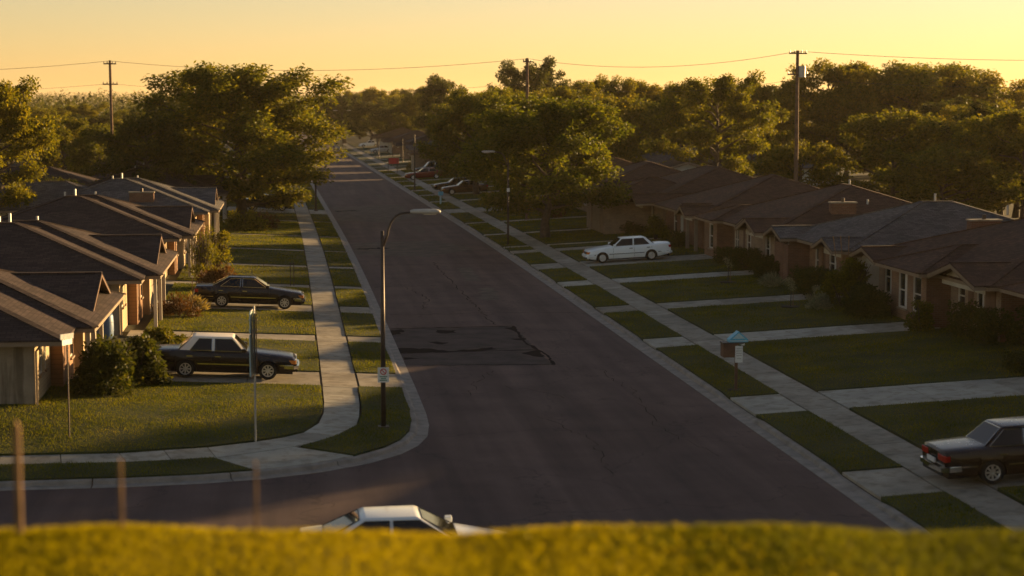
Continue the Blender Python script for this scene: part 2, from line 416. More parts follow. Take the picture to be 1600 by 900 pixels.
for i, (pts, w, wig) in enumerate([([(4.4, 78.9), (7, 79.1), (9.95, 79.3)], .11, .1), ([(9.9, 79.2), (9.7, 74), (10.1, 70), (9.95, 67.2)], .09, .15), ([(4.4, 71.1), (6.5, 71.3), (9.9, 71.5)], .09, .15), ([(5, 67.7), (9.8, 67.3)], .05, .2),
                                   ([(6.1, 60.3), (6.5, 63), (7.5, 66)], .016, .4), ([(9.2, 59.6), (8.4, 61.4), (7.2, 62.3)], .012, .4), ([(7.9, 56), (8.8, 52), (8.6, 47)], .012, .4),
                                   ([(11.5, 66), (11.8, 60), (11.2, 54), (12, 49)], .012, .45), ([(4.6, 84), (9, 84.6), (13.6, 84.2)], .035, .25), ([(4.5, 97), (8, 97.6), (13.7, 97.1)], .035, .3),
                                   ([(9.1, 80), (9.0, 95), (8.9, 112)], .03, .3), ([(6.5, 86), (7, 92), (6.2, 97)], .025, .5), ([(4.5, 110), (9, 110.8), (13.5, 110.4)], .04, .3), ([(4.2, 136), (9, 136.8), (13, 136.3)], .03, .3), ([(4, 148), (8, 148.5), (12.6, 148)], .03, .3)]):
    crack(pts, w, seed=60 + i, wig=wig)
blob([(9.4, 78.6), (9.9, 79.1), (9.8, 77.2)], .008, 'tar_patch', 'tar', .08, 17)
blob([(9.2, 70.6), (9.95, 71.5), (9.9, 69.2), (9.5, 69.6)], .008, 'tar_patch', 'tar', .08, 18)
blob([(5.6, 74.4), (6.6, 74.2), (6.3, 73.5)], .008, 'tar_patch', 'tar', .12, 19)
blob([(9.3, 74.9), (9.9, 75.2), (9.8, 74.2)], .008, 'tar_patch', 'tar', .1, 21)
blob([(4.4, 118), (4.3, 128), (10.5, 130), (12.6, 122), (9, 116)], .004, 'asphalt_patch', 'asphalt_old', .2, 7)
blob([(4.3, 122), (4.4, 123), (6.2, 123.6), (7, 123), (5.6, 122.5)], .008, 'tar_patch', 'tar', .25, 8)
blob([(4.2, 152), (4.0, 172), (10.8, 176), (11.5, 160), (9, 150)], .004, 'asphalt_patch', 'asphalt_old', .3, 9)
blob([(4.2, 165), (4.2, 166.4), (5.6, 167), (6.6, 166.5), (5, 166)], .008, 'tar_patch', 'tar', .3, 10)
for j, (ya, yb) in enumerate([(90, 96), (100, 108), (137, 146), (182, 196)]):
    blob([(9.5 + j * .3 + c(ya), ya), (10.2 + c(yb), yb), (11 + c(yb), yb), (10.6 + c(ya), ya)], .004, 'asphalt_patch', 'asphalt_old', .15, 40 + j)

# driveways and walks: (y0, y1)
DR = [(42.6, 45.8), (54.6, 58.1), (70.2, 73.1), (82.3, 84.9), (94.5, 97.2), (104.4, 108.0), (115.7, 118.1), (120.3, 121.6), (131.7, 133.3), (144.4, 146.3), (158.6, 164.9),
      (176, 178.5), (188, 191), (199, 201.5), (210, 213), (222, 225), (234, 237), (246, 249), (258, 262), (272, 275), (288, 292), (304, 308), (322, 326), (340, 345), (360, 365), (385, 390)]
DL = [(61.4, 64.7), (73.1, 75.1), (83.4, 86.3), (94.4, 96.0), (106.1, 107.6), (117.9, 119.2), (130.8, 132.0), (147.4, 149), (158.5, 165.5), (188, 190), (196, 198), (208, 210), (222, 225), (240, 243), (262, 266), (290, 294), (320, 325), (360, 365)]
def gaps(lst, a, b):
    out = []; y = a
    for p, q in lst:
        if q <= a or p >= b: continue
        if p > y: out.append((y, p))
        y = max(y, q)
    if y < b: out.append((y, b))
    return out
def quad_out(x0, x1, y0, y1, st=6):
    n = max(1, int((y1 - y0) / st)); ysn = [y0 + (y1 - y0) * i / n for i in range(n + 1)]
    return [(x0 + c(y), y) for y in ysn][::-1] + [(x1 + c(y), y) for y in ysn]

LAWN_TRI = []
def lawn(outline, label, step):
    V, F, nt_ = cdt_patch(outline, step, .045, .12, .02)
    me = bpy.data.meshes.new('lawn'); me.from_pydata(V, [], F)
    tag(mobj('lawn', me, 'lawn_base'), label, kind='structure')
    LAWN_TRI.extend([(V[f[0]], V[f[1]], V[f[2]]) for f in F[:nt_] if len(f) == 3])
def stp(y): return 1.0 if y < 90 else (2.0 if y < 150 else 4.0)
YEND = 420
for a, b in gaps(DL, 64.7, YEND):
    if b - a < 1.2: continue
    lawn(quad_out(2.32, 3.78, a, b), 'parkway grass strip between left walk and curb', stp(a))
    lawn(quad_out(-6.0, 1.02, a, b), 'front lawn on the left side of the street', stp(a))
for a, b in gaps(DR, 30, YEND):
    if b - a < .8: continue
    lawn(quad_out(14.58, 16.28, a, b), 'parkway grass strip between right walk and curb', stp(a))
    lawn(quad_out(17.62, 27.5, a, b), 'front lawn on the right side of the street', stp(a))
SWL = [(1.05, 61.4), (1.04, 58), (.98, 56), (.80, 54.3), (.34, 52.9), (-.35, 52.1), (-1.04, 51.6), (-2.4, 50.9), (-4.8, 50.3), (-8, 50.15), (-40, 50.15)]
SWR = [(2.25, 61.4), (2.2, 58), (2.1, 55.7), (1.95, 54.1), (1.28, 52.5), (.7, 51.6), (.05, 50.95), (-2.1, 49.6), (-4.5, 49.2), (-8, 49.15), (-40, 49.15)]
CURB_L = [(-45, 47.27), (-30, 47.27), (-15, 47.27), (-8, 47.27), (-4.3, 47.3), (-2.4, 47.5), (-.9, 47.85), (.6, 48.55), (1.83, 49.5), (2.74, 50.65), (3.28, 51.8), (3.65, 53.2), (3.83, 55), (3.9, 57)]
lawn([(-40, 50.2)] + [(x - .04, y + .04) for x, y in SWL[::-1][1:]] + [(-6.6, 61.4), (-40, 61.4)], 'front lawn of the corner house, curving round the street corner', 1.0)
lawn([(2.3, 61.4), (2.25, 58), (2.15, 55.7), (2.0, 54.05), (1.33, 52.4), (.75, 51.5), (.25, 50.85), (1.72, 49.62), (2.6, 50.75), (3.13, 51.85), (3.5, 53.25), (3.68, 55), (3.75, 57), (3.78, 61.4)], 'grass patch at the street corner round the lamp post', .6)
lawn([(-40, 47.42), (-8, 47.42), (-4.3, 47.45), (-2.4, 47.65), (-1.1, 47.95), (-2.2, 49.5), (-4.5, 49.12), (-8, 49.07), (-40, 49.07)], 'narrow grass strip along the side street', .8)

# sidewalks: bed plus separate slabs
def bed(name, outline, label):
    V, F, _ = cdt_patch(outline, 2.5, -.035, .1)
    me = bpy.data.meshes.new(name); me.from_pydata(V, [], F)
    return tag(mobj(name, me, 'joint_dirt'), label, kind='structure')
SLABRND = random.Random(5)
def slab_poly(parent, poly, mat, name='slab', off=.006, gap=.012):
    cx = sum(p[0] for p in poly) / len(poly); cy_ = sum(p[1] for p in poly) / len(poly)
    pp = []
    for x, y in poly:
        dx, dy = cx - x, cy_ - y; L = math.hypot(dx, dy) or 1
        pp.append((x + dx / L * gap * 1.4, y + dy / L * gap * 1.4))
    o = off + SLABRND.uniform(-.004, .004)
    n = len(pp)
    top = [(x, y, zg(x, y) + o) for x, y in pp]; bot = [(x, y, z - .08) for x, y, z in top]
    mb = MB().add(top + bot, [tuple(range(n))] + [(i, (i + 1) % n, n + (i + 1) % n, n + i) for i in range(n)])
    return mb.build(name, mat, parent)
swl = bed('sidewalk', quad_out(1.0, 2.35, 61, 180, 4), 'left concrete sidewalk with separate slabs')
y = 61.4
while y < 180:
    L = 1.5 if y < 110 else 3.0
    slab_poly(swl, [(1.06 + c(y), y), (2.28 + c(y), y), (2.28 + c(y + L), y + L), (1.06 + c(y + L), y + L)], 'concrete'); y += L
swc = bed('sidewalk', [(x - .03, y + .03) for x, y in SWL] + [(x, y - .03) for x, y in SWR[::-1]], 'curved corner sidewalk of concrete slabs')
for i in range(len(SWL) - 1):
    a, b, d, e = SWL[i], SWL[i + 1], SWR[i + 1], SWR[i]
    nsub = max(1, round(math.hypot(a[0] - b[0], a[1] - b[1]) / 1.6)) if i < 12 else 1
    nsub = min(nsub, 18)
    for k in range(nsub):
        w0, w1 = k / nsub, (k + 1) / nsub
        lp = lambda p, q, w: (p[0] + (q[0] - p[0]) * w, p[1] + (q[1] - p[1]) * w)
        slab_poly(swc, [lp(a, b, w0), lp(a, b, w1), lp(e, d, w1), lp(e, d, w0)], 'concrete_new')
ramp_ = slab_poly(swc, [(.05, 50.9), (-2.1, 49.55), (-1.0, 48.0), (.55, 48.68), (1.7, 49.6)], 'concrete_new', 'ramp_slab', .004)
swr = bed('sidewalk', quad_out(16.2, 17.7, 30, 250, 4), 'right concrete sidewalk with separate slabs')
y = 31.0
while y < 250:
    L = 1.5 if y < 110 else 3.0
    slab_poly(swr, [(16.34 + c(y), y), (17.56 + c(y), y), (17.56 + c(y + L), y + L), (16.34 + c(y + L), y + L)], 'concrete'); y += L
for nm, x0, x1, a in (('sidewalk', 1.06, 2.28, 180), ('sidewalk', 16.34, 17.56, 250)):
    V, F, _ = cdt_patch(quad_out(x0, x1, a, 430, 8), 4, .006, .1)
    me = bpy.data.meshes.new(nm); me.from_pydata(V, [], F); tag(mobj(nm, me, 'concrete'), 'far end of the %s sidewalk' % ('left' if x0 < 5 else 'right'), kind='structure')
def driveway(x0, x1, xa, xb, y0, y1, label, mat, gapx):
    """apron xa..xb by the curb plus the drive up to the house; slabs as children"""
    V, F, _ = cdt_patch(quad_out(min(x0, xb), max(x0, xb), y0, y1), 3, -.03, .1)
    me = bpy.data.meshes.new('driveway'); me.from_pydata(V, [], F)
    d = tag(mobj('driveway', me, 'joint_dirt'), label, kind='structure')
    for p, q in ((xa, xb), (x0, x1)):
        n = max(1, round(abs(q - p) / 2.6))
        if y0 > 140: n = 1
        for i in range(n):
            a, b = p + (q - p) * i / n, p + (q - p) * (i + 1) / n
            slab_poly(d, [(a + c(y0), y0), (b + c(y0), y0), (b + c(y1), y1), (a + c(y1), y1)], mat, 'slab', .010)
for i, (a, b) in enumerate(DL):
    driveway(1.0, -6.6 if a < 140 else -5, 3.76, 2.34, a, b, 'concrete drive or walk up to a left-hand house', 'concrete', 0)
for i, (a, b) in enumerate(DR):
    driveway(17.62, 26.6, 14.6, 16.28, a, b, 'concrete drive or walk up to a right-hand house', 'concrete_new' if i % 3 else 'concrete', 0)

# curbs with gutter pans, in cast segments
def curb(name, path, side, dips, label, seg_until, yfar):
    root = tag(bpy.data.objects.new(name, None), label, kind='structure'); COL.objects.link(root)
    pts = []; 
    for i in range(len(path) - 1):
        a, b = path[i], path[i + 1]; L = math.hypot(b[0] - a[0], b[1] - a[1]); n = max(1, int(L / .75))
        pts += [(a[0] + (b[0] - a[0]) * j / n, a[1] + (b[1] - a[1]) * j / n) for j in range(n)]
    pts.append(path[-1])
    def frame(i):
        a, b = pts[max(0, i - 1)], pts[min(len(pts) - 1, i + 1)]; dx, dy = b[0] - a[0], b[1] - a[1]; L = math.hypot(dx, dy)
        return (dy / L * side, -dx / L * side)          # towards the road
    def prof(i):
        x, y = pts[i]; nx_, ny_ = frame(i)
        h = .13
        for p, q in dips:
            h = min(h, .06 + .07 * sstep(0, .7, max(p - y, y - q, 0))) if y > 48 or side < 0 else h
        P_ = [(-.15, .02), (-.15, h + .012), (-.02, h + .012), (.02, h - .01), (.05, .035), (.09, .018), (.40, .010), (.40, -.05)]
        return [(x + nx_ * d, y + ny_ * d, z) for d, z in P_]
    i = 0; m = 8
    while i < len(pts) - 1:
        far = pts[i][1] > seg_until
        j = min(len(pts) - 1, i + (4 if not far else 60))
        mb = MB(); rows = [prof(k) for k in range(i, j + 1)]
        if not far:                                     # a joint between castings
            rows[0] = [tuple(a + (b - a) * .02 for a, b in zip(p, q)) for p, q in zip(rows[0], rows[1])]
            rows[-1] = [tuple(a + (b - a) * .02 for a, b in zip(p, q)) for p, q in zip(rows[-1], rows[-2])]
        mb.add([p for r in rows for p in r], [(r * m + k, r * m + k + 1, (r + 1) * m + k + 1, (r + 1) * m + k) for r in range(len(rows) - 1) for k in range(m - 1)]
               + [tuple(range(m)), tuple(range((len(rows) - 1) * m, len(rows) * m))[::-1]])
        mb.build('curb_segment', 'curb_concrete', root); i = j
    return root
far_l = [(3.93 + c(y), y) for y in list(range(62, 430, 8))]
curb('curb', CURB_L + far_l, 1, DL, 'left concrete curb and gutter rounding the street corner', 150, 420)
curb('curb', [(14.42 + c(y), y) for y in [28, 36, 44, 52, 60, 68, 76, 84] + list(range(90, 430, 8))], -1, DR, 'right concrete curb and gutter along the street', 150, 420)

# ---------------------------------------------------------------- houses
def wall_mesh(p0, p1, z0, z1, ops, inward, depth=.13):
    """one wall face from p0 to p1 (x, y) with rectangular openings and their reveals"""
    p0, p1 = Vector((*p0, 0)), Vector((*p1, 0)); d = p1 - p0; L = d.length; d /= L; iw = Vector((*inward, 0))
    S = sorted({0, L, *[o[0] for o in ops], *[o[1] for o in ops]}); Z = sorted({z0, z1, *[o[2] for o in ops], *[o[3] for o in ops]})
    mb = MB()
    P_ = lambda s, z, k=0: tuple(p0 + d * s + iw * k + Vector((0, 0, z)))
    for s0, s1 in zip(S[:-1], S[1:]):
        for a, b in zip(Z[:-1], Z[1:]):
            if any(o[0] - 1e-6 <= s0 and s1 <= o[1] + 1e-6 and o[2] - 1e-6 <= a and b <= o[3] + 1e-6 for o in ops): continue
            mb.add([P_(s0, a), P_(s1, a), P_(s1, b), P_(s0, b)], [(0, 1, 2, 3)])
    for s0, s1, a, b, *_ in ops:
        for q in ([(s0, a), (s0, b)], [(s1, a), (s1, b)], [(s0, a), (s1, a)], [(s0, b), (s1, b)]):
            mb.add([P_(*q[0]), P_(*q[1]), P_(*q[1], depth), P_(*q[0], depth)], [(0, 1, 2, 3)])
    return mb, P_
def fill_opening(P_, o, root, wallpart):
    s0, s1, a, b, kind = o
    def rect(x0, x1, y0, y1, k0, k1):
        q = [(x0, y0), (x1, y0), (x1, y1), (x0, y1)]
        return MB().add([P_(*p, k0) for p in q] + [P_(*p, k1) for p in q], [(0, 1, 2, 3), (4, 5, 6, 7), (0, 1, 5, 4), (1, 2, 6, 5), (2, 3, 7, 6), (3, 0, 4, 7)])
    if kind in ('win', 'win2', 'winc'):
        fw = .07; mb = MB()
        bars = [(s0, s1, a, a + fw), (s0, s1, b - fw, b), (s0, s0 + fw, a + fw, b - fw), (s1 - fw, s1, a + fw, b - fw)]
        mid = (s0 + s1) / 2
        if kind == 'win2': bars.append((mid - .03, mid + .03, a + fw, b - fw))
        zc = (a + b) / 2; bars += [(s0 + fw, (mid - .03) if kind == 'win2' else s1 - fw, zc - .025, zc + .025)]
        if kind == 'win2': bars += [(mid + .03, s1 - fw, zc - .025, zc + .025)]
        for x0, x1, y0, y1 in bars: m2 = rect(x0, x1, y0, y1, .02, .09); mb.add(m2.v, m2.f)
        w = mb.build('window', 'trim_white', root)
        rect(s0 + .01, s1 - .01, a + .01, b - .01, .075, .10).build('pane', 'window_glass', w)
        rect(s0 - .06, s1 + .06, a - .07, a - .003, -.07, .05).build('sill', 'trim_cream', w)
        if kind == 'winc': rect(s0 + .08, s0 + (s1 - s0) * .42, a + .08, b - .08, .068, .072).build('curtain', 'curtain', w)
    elif kind == 'door':
        d = rect(s0, s1, a, b, .05, .10).build('door', 'rust_door', root)
        for z0, z1 in ((a + .2, a + .85), (a + 1.0, b - .2)): rect(s0 + .15, s1 - .15, z0, z1, .035, .05).build('panel', 'rust_door', d)
        rect(s0 + .07, s0 + .12, a + .95, a + 1.05, 0, .05).build('handle', 'chrome', d)
    elif kind == 'garage':
        g = rect(s0, s1, a, b, .08, .12).build('garage_door', 'trim_cream', root)
        n = 4
        for i in range(n):
            z0 = a + (b - a) * i / n; rect(s0 + .02, s1 - .02, z0 + .02, z0 + (b - a) / n - .02, .05, .08).build('panel', 'siding_brown' if 'brown' in str(root.get('tone', '')) else 'trim_cream', g)
    elif kind == 'pale':
        rect(s0, s1, a, b, .03, .08).build('wall_panel', 'siding_pale', root)
    elif kind == 'dark':
        rect(s0, s1, a, b, .11, .13).build('porch_recess', 'siding_brown', root)
    elif kind == 'shutter':
        rect(s0, s1, a, b, -.03, .05).build('shutter', 'trim_brown', root)
class House:
    def __init__(s, name, x, y, sg, label, group, roof, ze=None, wh=2.3, z0=None):
        s.z0 = zg(x, y + 6) if z0 is None else z0
        s.root = thing(name, (x, y, s.z0), label, 'house', group); s.sg = sg; s.roofm = roof
        s.ze = wh; s.p = .34
    def T(s, v, u, z): return (s.sg * v, u, z)
    def block(s, v0, v1, u0, u1, mats, front=(), near=(), z1=None, found=-.8):
        """walls of one rectangular block; v0 is the street side, u0 the near side"""
        z1 = z1 or s.ze + .05; g = s.sg
        def conv(ops): return [tuple(o) for o in ops]
        for (p0, p1, inward, ops, m, nm) in (((g * v0, u0), (g * v0, u1), (g, 0), front, mats[0], 'front_wall'), ((g * v0, u0), (g * v1, u0), (0, 1), near, mats[1], 'side_wall'),
                                             ((g * v0, u1), (g * v1, u1), (0, -1), (), mats[1], 'side_wall'), ((g * v1, u0), (g * v1, u1), (-g, 0), (), mats[1], 'back_wall')):
            mb, P_ = wall_mesh(p0, p1, found, z1, ops, inward)
            w = mb.build(nm, m, s.root, uv=True, recalc=False)
            for o in ops: fill_opening(P_, o, s.root, w)
    def fascia(s, loop, ze, mat='trim_cream', h=.17, soffit=True):
        mb = MB(); n = len(loop)
        for i in range(n):
            a, b = loop[i], loop[(i + 1) % n]
            mb.add([s.T(*a, ze), s.T(*b, ze), s.T(*b, ze - h), s.T(*a, ze - h)], [(0, 1, 2, 3)])
        mb.add([s.T(*a, ze - h + .03) for a in loop], [tuple(range(n))])
        mb.build('fascia', mat, s.root, recalc=False)
    def caps(s, segs, mb):
        for a, b in segs: mb.bar(a, b, .26, .05)
    def hip(s, v0, v1, u0, u1, ze=None, p=None, mat=None, fm='trim_cream', open_back=False):
        ze = ze or s.ze; p = p or s.p; T = s.T
        hv, hu = (v1 - v0) / 2, (u1 - u0) / 2; r = min(hv, hu); zr = ze + p * r
        if hv <= hu: A, B = ((v0 + v1) / 2, u0 + r), ((v0 + v1) / 2, u1 - r)
        else: A, B = (v0 + r, (u0 + u1) / 2), (v1 - r, (u0 + u1) / 2)
        e = .03; o = .02
        q = [T(v0 - e, u0 - e, ze + o), T(v1 + e, u0 - e, ze + o), T(v1 + e, u1 + e, ze + o), T(v0 - e, u1 + e, ze + o), T(*A, zr + o), T(*B, zr + o)]
        if hv <= hu: F = [(0, 1, 4), (1, 2, 5, 4), (2, 3, 5), (3, 0, 4, 5)]; hs = [(0, 4), (1, 4), (2, 5), (3, 5), (4, 5)]
        else: F = [(0, 1, 5, 4), (1, 2, 5), (2, 3, 4, 5), (3, 0, 4)]; hs = [(0, 4), (3, 4), (1, 5), (2, 5), (4, 5)]
        mb = MB().add(q, F)
        mb.add([(x, y, z - .05) for x, y, z in q[:4]], [])
        mb.f += [(0, 1, 7, 6), (1, 2, 8, 7), (2, 3, 9, 8), (3, 0, 6, 9)]
        ro = mb.build('roof', mat or s.roofm, s.root, uv=True)
        cb = MB(); s.caps([(q[a], q[b]) for a, b in hs if (Vector(q[a]) - Vector(q[b])).length > .1], cb); cb.build('ridge_cap', mat or s.roofm, ro, uv=True)
        s.fascia([(v0, u0), (v1, u0), (v1, u1), (v0, u1)], ze, fm)
        return ro
    def gable(s, v0, v1, u0, u1, ze=None, p=.28, mat=None, gm='stucco_cream', setback=.55, fm='trim_cream', zlow=None):
        """gable roof with its ridge along v and the gable end on the street side"""
        ze = ze or s.ze; T = s.T; um = (u0 + u1) / 2; zr = ze + p * (u1 - u0) / 2; th = .14
        q = [T(v0, u0, ze), T(v0, um, zr), T(v0, u1, ze), T(v1, u0, ze), T(v1, um, zr), T(v1, u1, ze)]
        up = [(x, y, z + .03) for x, y, z in q]
        mb = MB().add(up, [(0, 1, 4, 3), (1, 2, 5, 4)]); mb.add([(x, y, z - .06) for x, y, z in up], [])
        mb.f += [(0, 1, 7, 6), (1, 2, 8, 7), (0, 3, 9, 6), (2, 5, 11, 8)]
        ro = mb.build('roof', mat or s.roofm, s.root, uv=True)
        cb = MB().bar(up[1], up[4], .26, .05); cb.build('ridge_cap', mat or s.roofm, ro, uv=True)
        f = MB()
        for a, b in ((0, 1), (1, 2)):
            A, B = Vector(q[a]), Vector(q[b])
            f.add([A, B, B - Vector((0, 0, .13)), A - Vector((0, 0, .13))], [(0, 1, 2, 3)])
            k = Vector((s.sg * .05, 0, 0)); f.add([A + k, B + k, B + k - Vector((0, 0, .2)), A + k - Vector((0, 0, .2))], [(0, 1, 2, 3)])
            f.add([A - Vector((0, 0, .2)), B - Vector((0, 0, .2)), B + k - Vector((0, 0, .2)), A + k - Vector((0, 0, .2))], [(0, 1, 2, 3)])
        f.build('rake_board', fm, s.root)
        w = MB().add([T(v0 + setback, u0 + .25, ze - .1), T(v0 + setback, um, zr - .06), T(v0 + setback, u1 - .25, ze - .1), T(v0 + setback, u1 - .25, ze - .35), T(v0 + setback, u0 + .25, ze - .35)], [(0, 1, 2, 3, 4)])
        w.build('gable_wall', gm, s.root, uv=True, recalc=False)
        sf = MB().add([T(v0, u0, ze - .06), T(v0, um, zr - .06), T(v1, um, zr - .06), T(v1, u0, ze - .06)], [(0, 1, 2, 3)]).add([T(v0, u1, ze - .06), T(v0, um, zr - .06), T(v1, um, zr - .06), T(v1, u1, ze - .06)], [(0, 1, 2, 3)])
        sf.build('soffit', 'trim_brown', s.root, recalc=False)
        for u in (u0, u1): MB().add([T(v0, u, ze), T(v1, u, ze), T(v1, u, ze - .16), T(v0, u, ze - .16)], [(0, 1, 2, 3)]).build('fascia', fm, s.root, recalc=False)
        return ro
    def chimney(s, v, u, w, d, z0, z1, mat='brick_red'):
        ch = MB().box(s.T(v, u, z0), s.T(v + w, u + d, z1)).build('chimney', mat, s.root, uv=True)
        MB().box(s.T(v - .05, u - .05, z1), s.T(v + w + .05, u + d + .05, z1 + .07)).build('cap', 'concrete', ch)
        MB().tube([s.T(v + w / 2, u + d / 2, z1 + .05), s.T(v + w / 2, u + d / 2, z1 + .3)], .1, 8).build('flue', 'dark_metal', ch)
    def vents(s, pts):
        for v, u, z in pts: MB().tube([s.T(v, u, z - .2), s.T(v, u, z + .28)], .06, 8).build('vent_pipe', 'galv', s.root)
    def posts(s, pts, z1, r=.07, mat='trim_white'):
        for v, u in pts: MB().box(s.T(v - r, u - r, -.4), s.T(v + r, u + r, z1)).build('porch_post', mat, s.root)

def left_house(Y0, Xe, label, roof, wallf, walls, k, z0=None, bo=1.9):
    """Xe main eave line, Y0 near eave line; body, hipped porch wing, low gable"""
    h = House('brick_house' if 'brick' in wallf else 'house', Xe, Y0, -1, label, 'houses along the left side', roof, z0=z0)
    near = [] if k != 0 else [(4.5, 5.6, .9, 2.0, 'win')]
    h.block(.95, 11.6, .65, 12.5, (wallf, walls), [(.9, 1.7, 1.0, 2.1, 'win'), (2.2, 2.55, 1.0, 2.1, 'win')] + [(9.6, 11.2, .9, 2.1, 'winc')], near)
    h.hip(0, 12.2, 0, 11.5)
    h.hip(-.62, 12.0, bo, 13.2, ze=h.ze + .004)
    h.block(.55, 6, 4.2, 7.2, ('siding_brown', 'siding_brown'), [(.5, 1.5, 0.05, 2.1, 'door'), (2.0, 2.8, .9, 2.0, 'win')])
    h.posts([(-.35, bo + .5), (-.35, 5.2), (-.35, 7.6)], h.ze - .14)
    h.gable(-.25, 9, bo + 2.7, 12.9 if bo > 2.5 else 11.8, ze=h.ze + .008, p=.33, fm='trim_brown')
    h.block(.3, 6, 7.9, 12.1, (wallf, walls), [(1.2, 3.6, .1, 2.0, 'garage')] if k % 2 else [(1.0, 2.6, .8, 2.05, 'win2'), (.5, .85, .8, 2.05, 'shutter'), (2.75, 3.1, .8, 2.05, 'shutter')], (), h.ze)
    h.vents([(6.1, 6.6, h.ze + 2.05), (5.2, 8.5, h.ze + 1.8), (7.0, 9.5, h.ze + 1.75)])
    # gutter downpipe and meter box on the near wall
    MB().tube([h.T(.75, .6, h.ze - .2), h.T(.9, .58, h.ze - .4), h.T(.9, .58, -.3)], .04, 6).build('downpipe', 'trim_cream', h.root)
    return h
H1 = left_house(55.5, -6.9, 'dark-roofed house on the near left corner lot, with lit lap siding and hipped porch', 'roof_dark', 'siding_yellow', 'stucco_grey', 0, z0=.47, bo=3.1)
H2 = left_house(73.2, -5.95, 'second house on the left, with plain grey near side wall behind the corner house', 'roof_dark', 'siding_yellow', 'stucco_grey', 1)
H3 = left_house(95.6, -5.75, 'third house on the left, dark roof with brick chimney behind it', 'roof_dark', 'siding_yellow', 'stucco_cream', 2)
H4 = left_house(119.0, -5.3, 'fourth house on the left, under a pale grey shingle roof', 'roof_grey', 'siding_yellow', 'stucco_cream', 3)
H5 = left_house(140.5, -5.5, 'fifth house on the left, dark roof tucked under the big tree', 'roof_dark', 'siding_yellow', 'stucco_cream', 2)
H4.hip(5, 30, 3, 13, ze=H4.ze + .01); H4.block(6, 29.5, 3.6, 12.4, ('stucco_cream', 'stucco_cream'))
H4.chimney(3.6, 1.6, 1.6, .5, 2.6, 3.5)

def right_house(Y0, Xe, L, label, roof, wallf, walls, gables, ops, near=(), depth=13.2, gmat='stucco_cream', z0=None):
    h = House('house', Xe, Y0, 1, label, 'houses along the right side', roof, z0=z0)
    h.block(.8, depth - .7, .6, L - .6, (wallf, walls), ops, near)
    h.hip(0, depth, 0, L)
    for i, (u0, u1, out, p) in enumerate(gables):
        h.gable(-out, 5.5, u0, u1, ze=h.ze + .004 + i * .004, p=p, gm=gmat, mat=roof)
    return h
W, G2 = 'win', 'garage'
h = right_house(65.0, 26.3, 15.6, 'nearest right-hand house, brown shingle roof and orange brick, at the right edge', 'roof_brown', 'brick_tan', 'brick_red', [(.1, 5.2, .5, .26), (11.3, 14.9, .7, .26)],
                [(.5, 1.5, .4, 2.1, 'shutter'), (1.7, 2.5, .3, 2.05, 'winc'), (2.8, 3.3, .3, 2.1, 'shutter'), (3.7, 4.5, .8, 2.1, W), (12.6, 13.6, .6, 2.1, 'winc'), (10.6, 11.4, .6, 2.1, 'winc')])
h.block(-.25, 3, 5.9, 10.2, ('brick_orange', 'brick_red'), [(.6, 1.6, .5, 2.05, W), (2.3, 3.4, .5, 2.05, 'winc')])
h.hip(-.8, 6, 5.3, 10.8, ze=h.ze + .012)
h.vents([(6.2, 7, h.ze + 2.1)])
h = right_house(81.8, 26.0, 11.6, 'second right-hand house, pale grey shingle roof with brick chimney', 'roof_grey', 'brick_orange', 'stucco_cream', [(.1, 3.4, .6, .3), (8.0, 11.4, .9, .3)],
                [(.6, 1.4, .1, 2.1, 'door'), (3.2, 4.4, .5, 2.1, 'winc'), (5.0, 5.7, .1, 2.1, 'dark'), (6.2, 6.8, .4, 2.1, W)])
h.block(-.35, 3, 8.4, 11.0, ('brick_red', 'brick_red'), [(.9, 1.0, .1, 2.0, 'pale')])
h.chimney(6.6, 1.0, 1.5, .6, h.ze + .5, h.ze + 1.3); h.vents([(8.9, 2.2, h.ze + 1.7), (6.6, 6, h.ze + 2.1)])
h = right_house(93.8, 25.6, 14.8, 'third right-hand house, broad brown roof and two small pale gables', 'roof_brown', 'brick_tan', 'brick_tan', [(.4, 4.6, .7, .3), (2.9, 6.2, .3, .3)],
                [(.3, .9, .1, 2.1, 'dark'), (2.0, 3.1, .3, 2.1, 'winc'), (6.2, 7.2, .4, 2.05, 'winc'), (7.5, 7.9, .4, 2.05, 'shutter'), (9.0, 10.0, .3, 2.1, 'win2'), (10.2, 10.6, .3, 2.1, 'shutter')])
h.block(-.2, 3, 11.0, 14.2, ('brick_orange', 'brick_red'), [(1.0, 2.0, .5, 2.0, W)]); h.hip(-.7, 6, 10.3, 14.9, ze=h.ze + .012)
h.chimney(4.2, 2.4, 1.4, .5, h.ze + .8, h.ze + 1.45); h.vents([(6.7, 3.8, h.ze + 1.3), (7.3, 9, h.ze + 2.2)])
h = right_house(108.9, 25.2, 14.0, 'fourth right-hand house, brown roof with twin gables over a red door', 'roof_brown', 'brick_red', 'brick_tan', [(.3, 3.2, .8, .36), (1.9, 5.0, .3, .36)],
                [(.6, 1.6, .05, 2.05, 'door'), (5.8, 6.6, .3, 2.1, 'pale'), (7.2, 8.2, .2, 2.1, 'pale'), (9.2, 10.2, .5, 2.1, W)])
h.posts([(.0, .6), (0, 3.0)], h.ze - .1, .1, 'brick_orange')
h = right_house(123.6, 25.0, 17.0, 'fifth right-hand house, blank tan brick garage wall by the white car', 'roof_brown', 'brick_tan', 'brick_tan', [(10.8, 14.6, 1.0, .3)],
                [(1.2, 2.2, .5, 2.1, W), (2.8, 3.3, .2, 2.1, 'dark'), (12, 13, .6, 2.1, W)])
h.block(-2.6, 5, 2.9, 10.6, ('brick_tan', 'brick_tan'), [(2, 5.5, .05, 2.05, 'garage')]); h.hip(-3.1, 6.5, 2.3, 11.2, ze=h.ze + .012)
h.gable(-1.0, 4, -.6, 2.6, ze=h.ze + .02, p=.36)
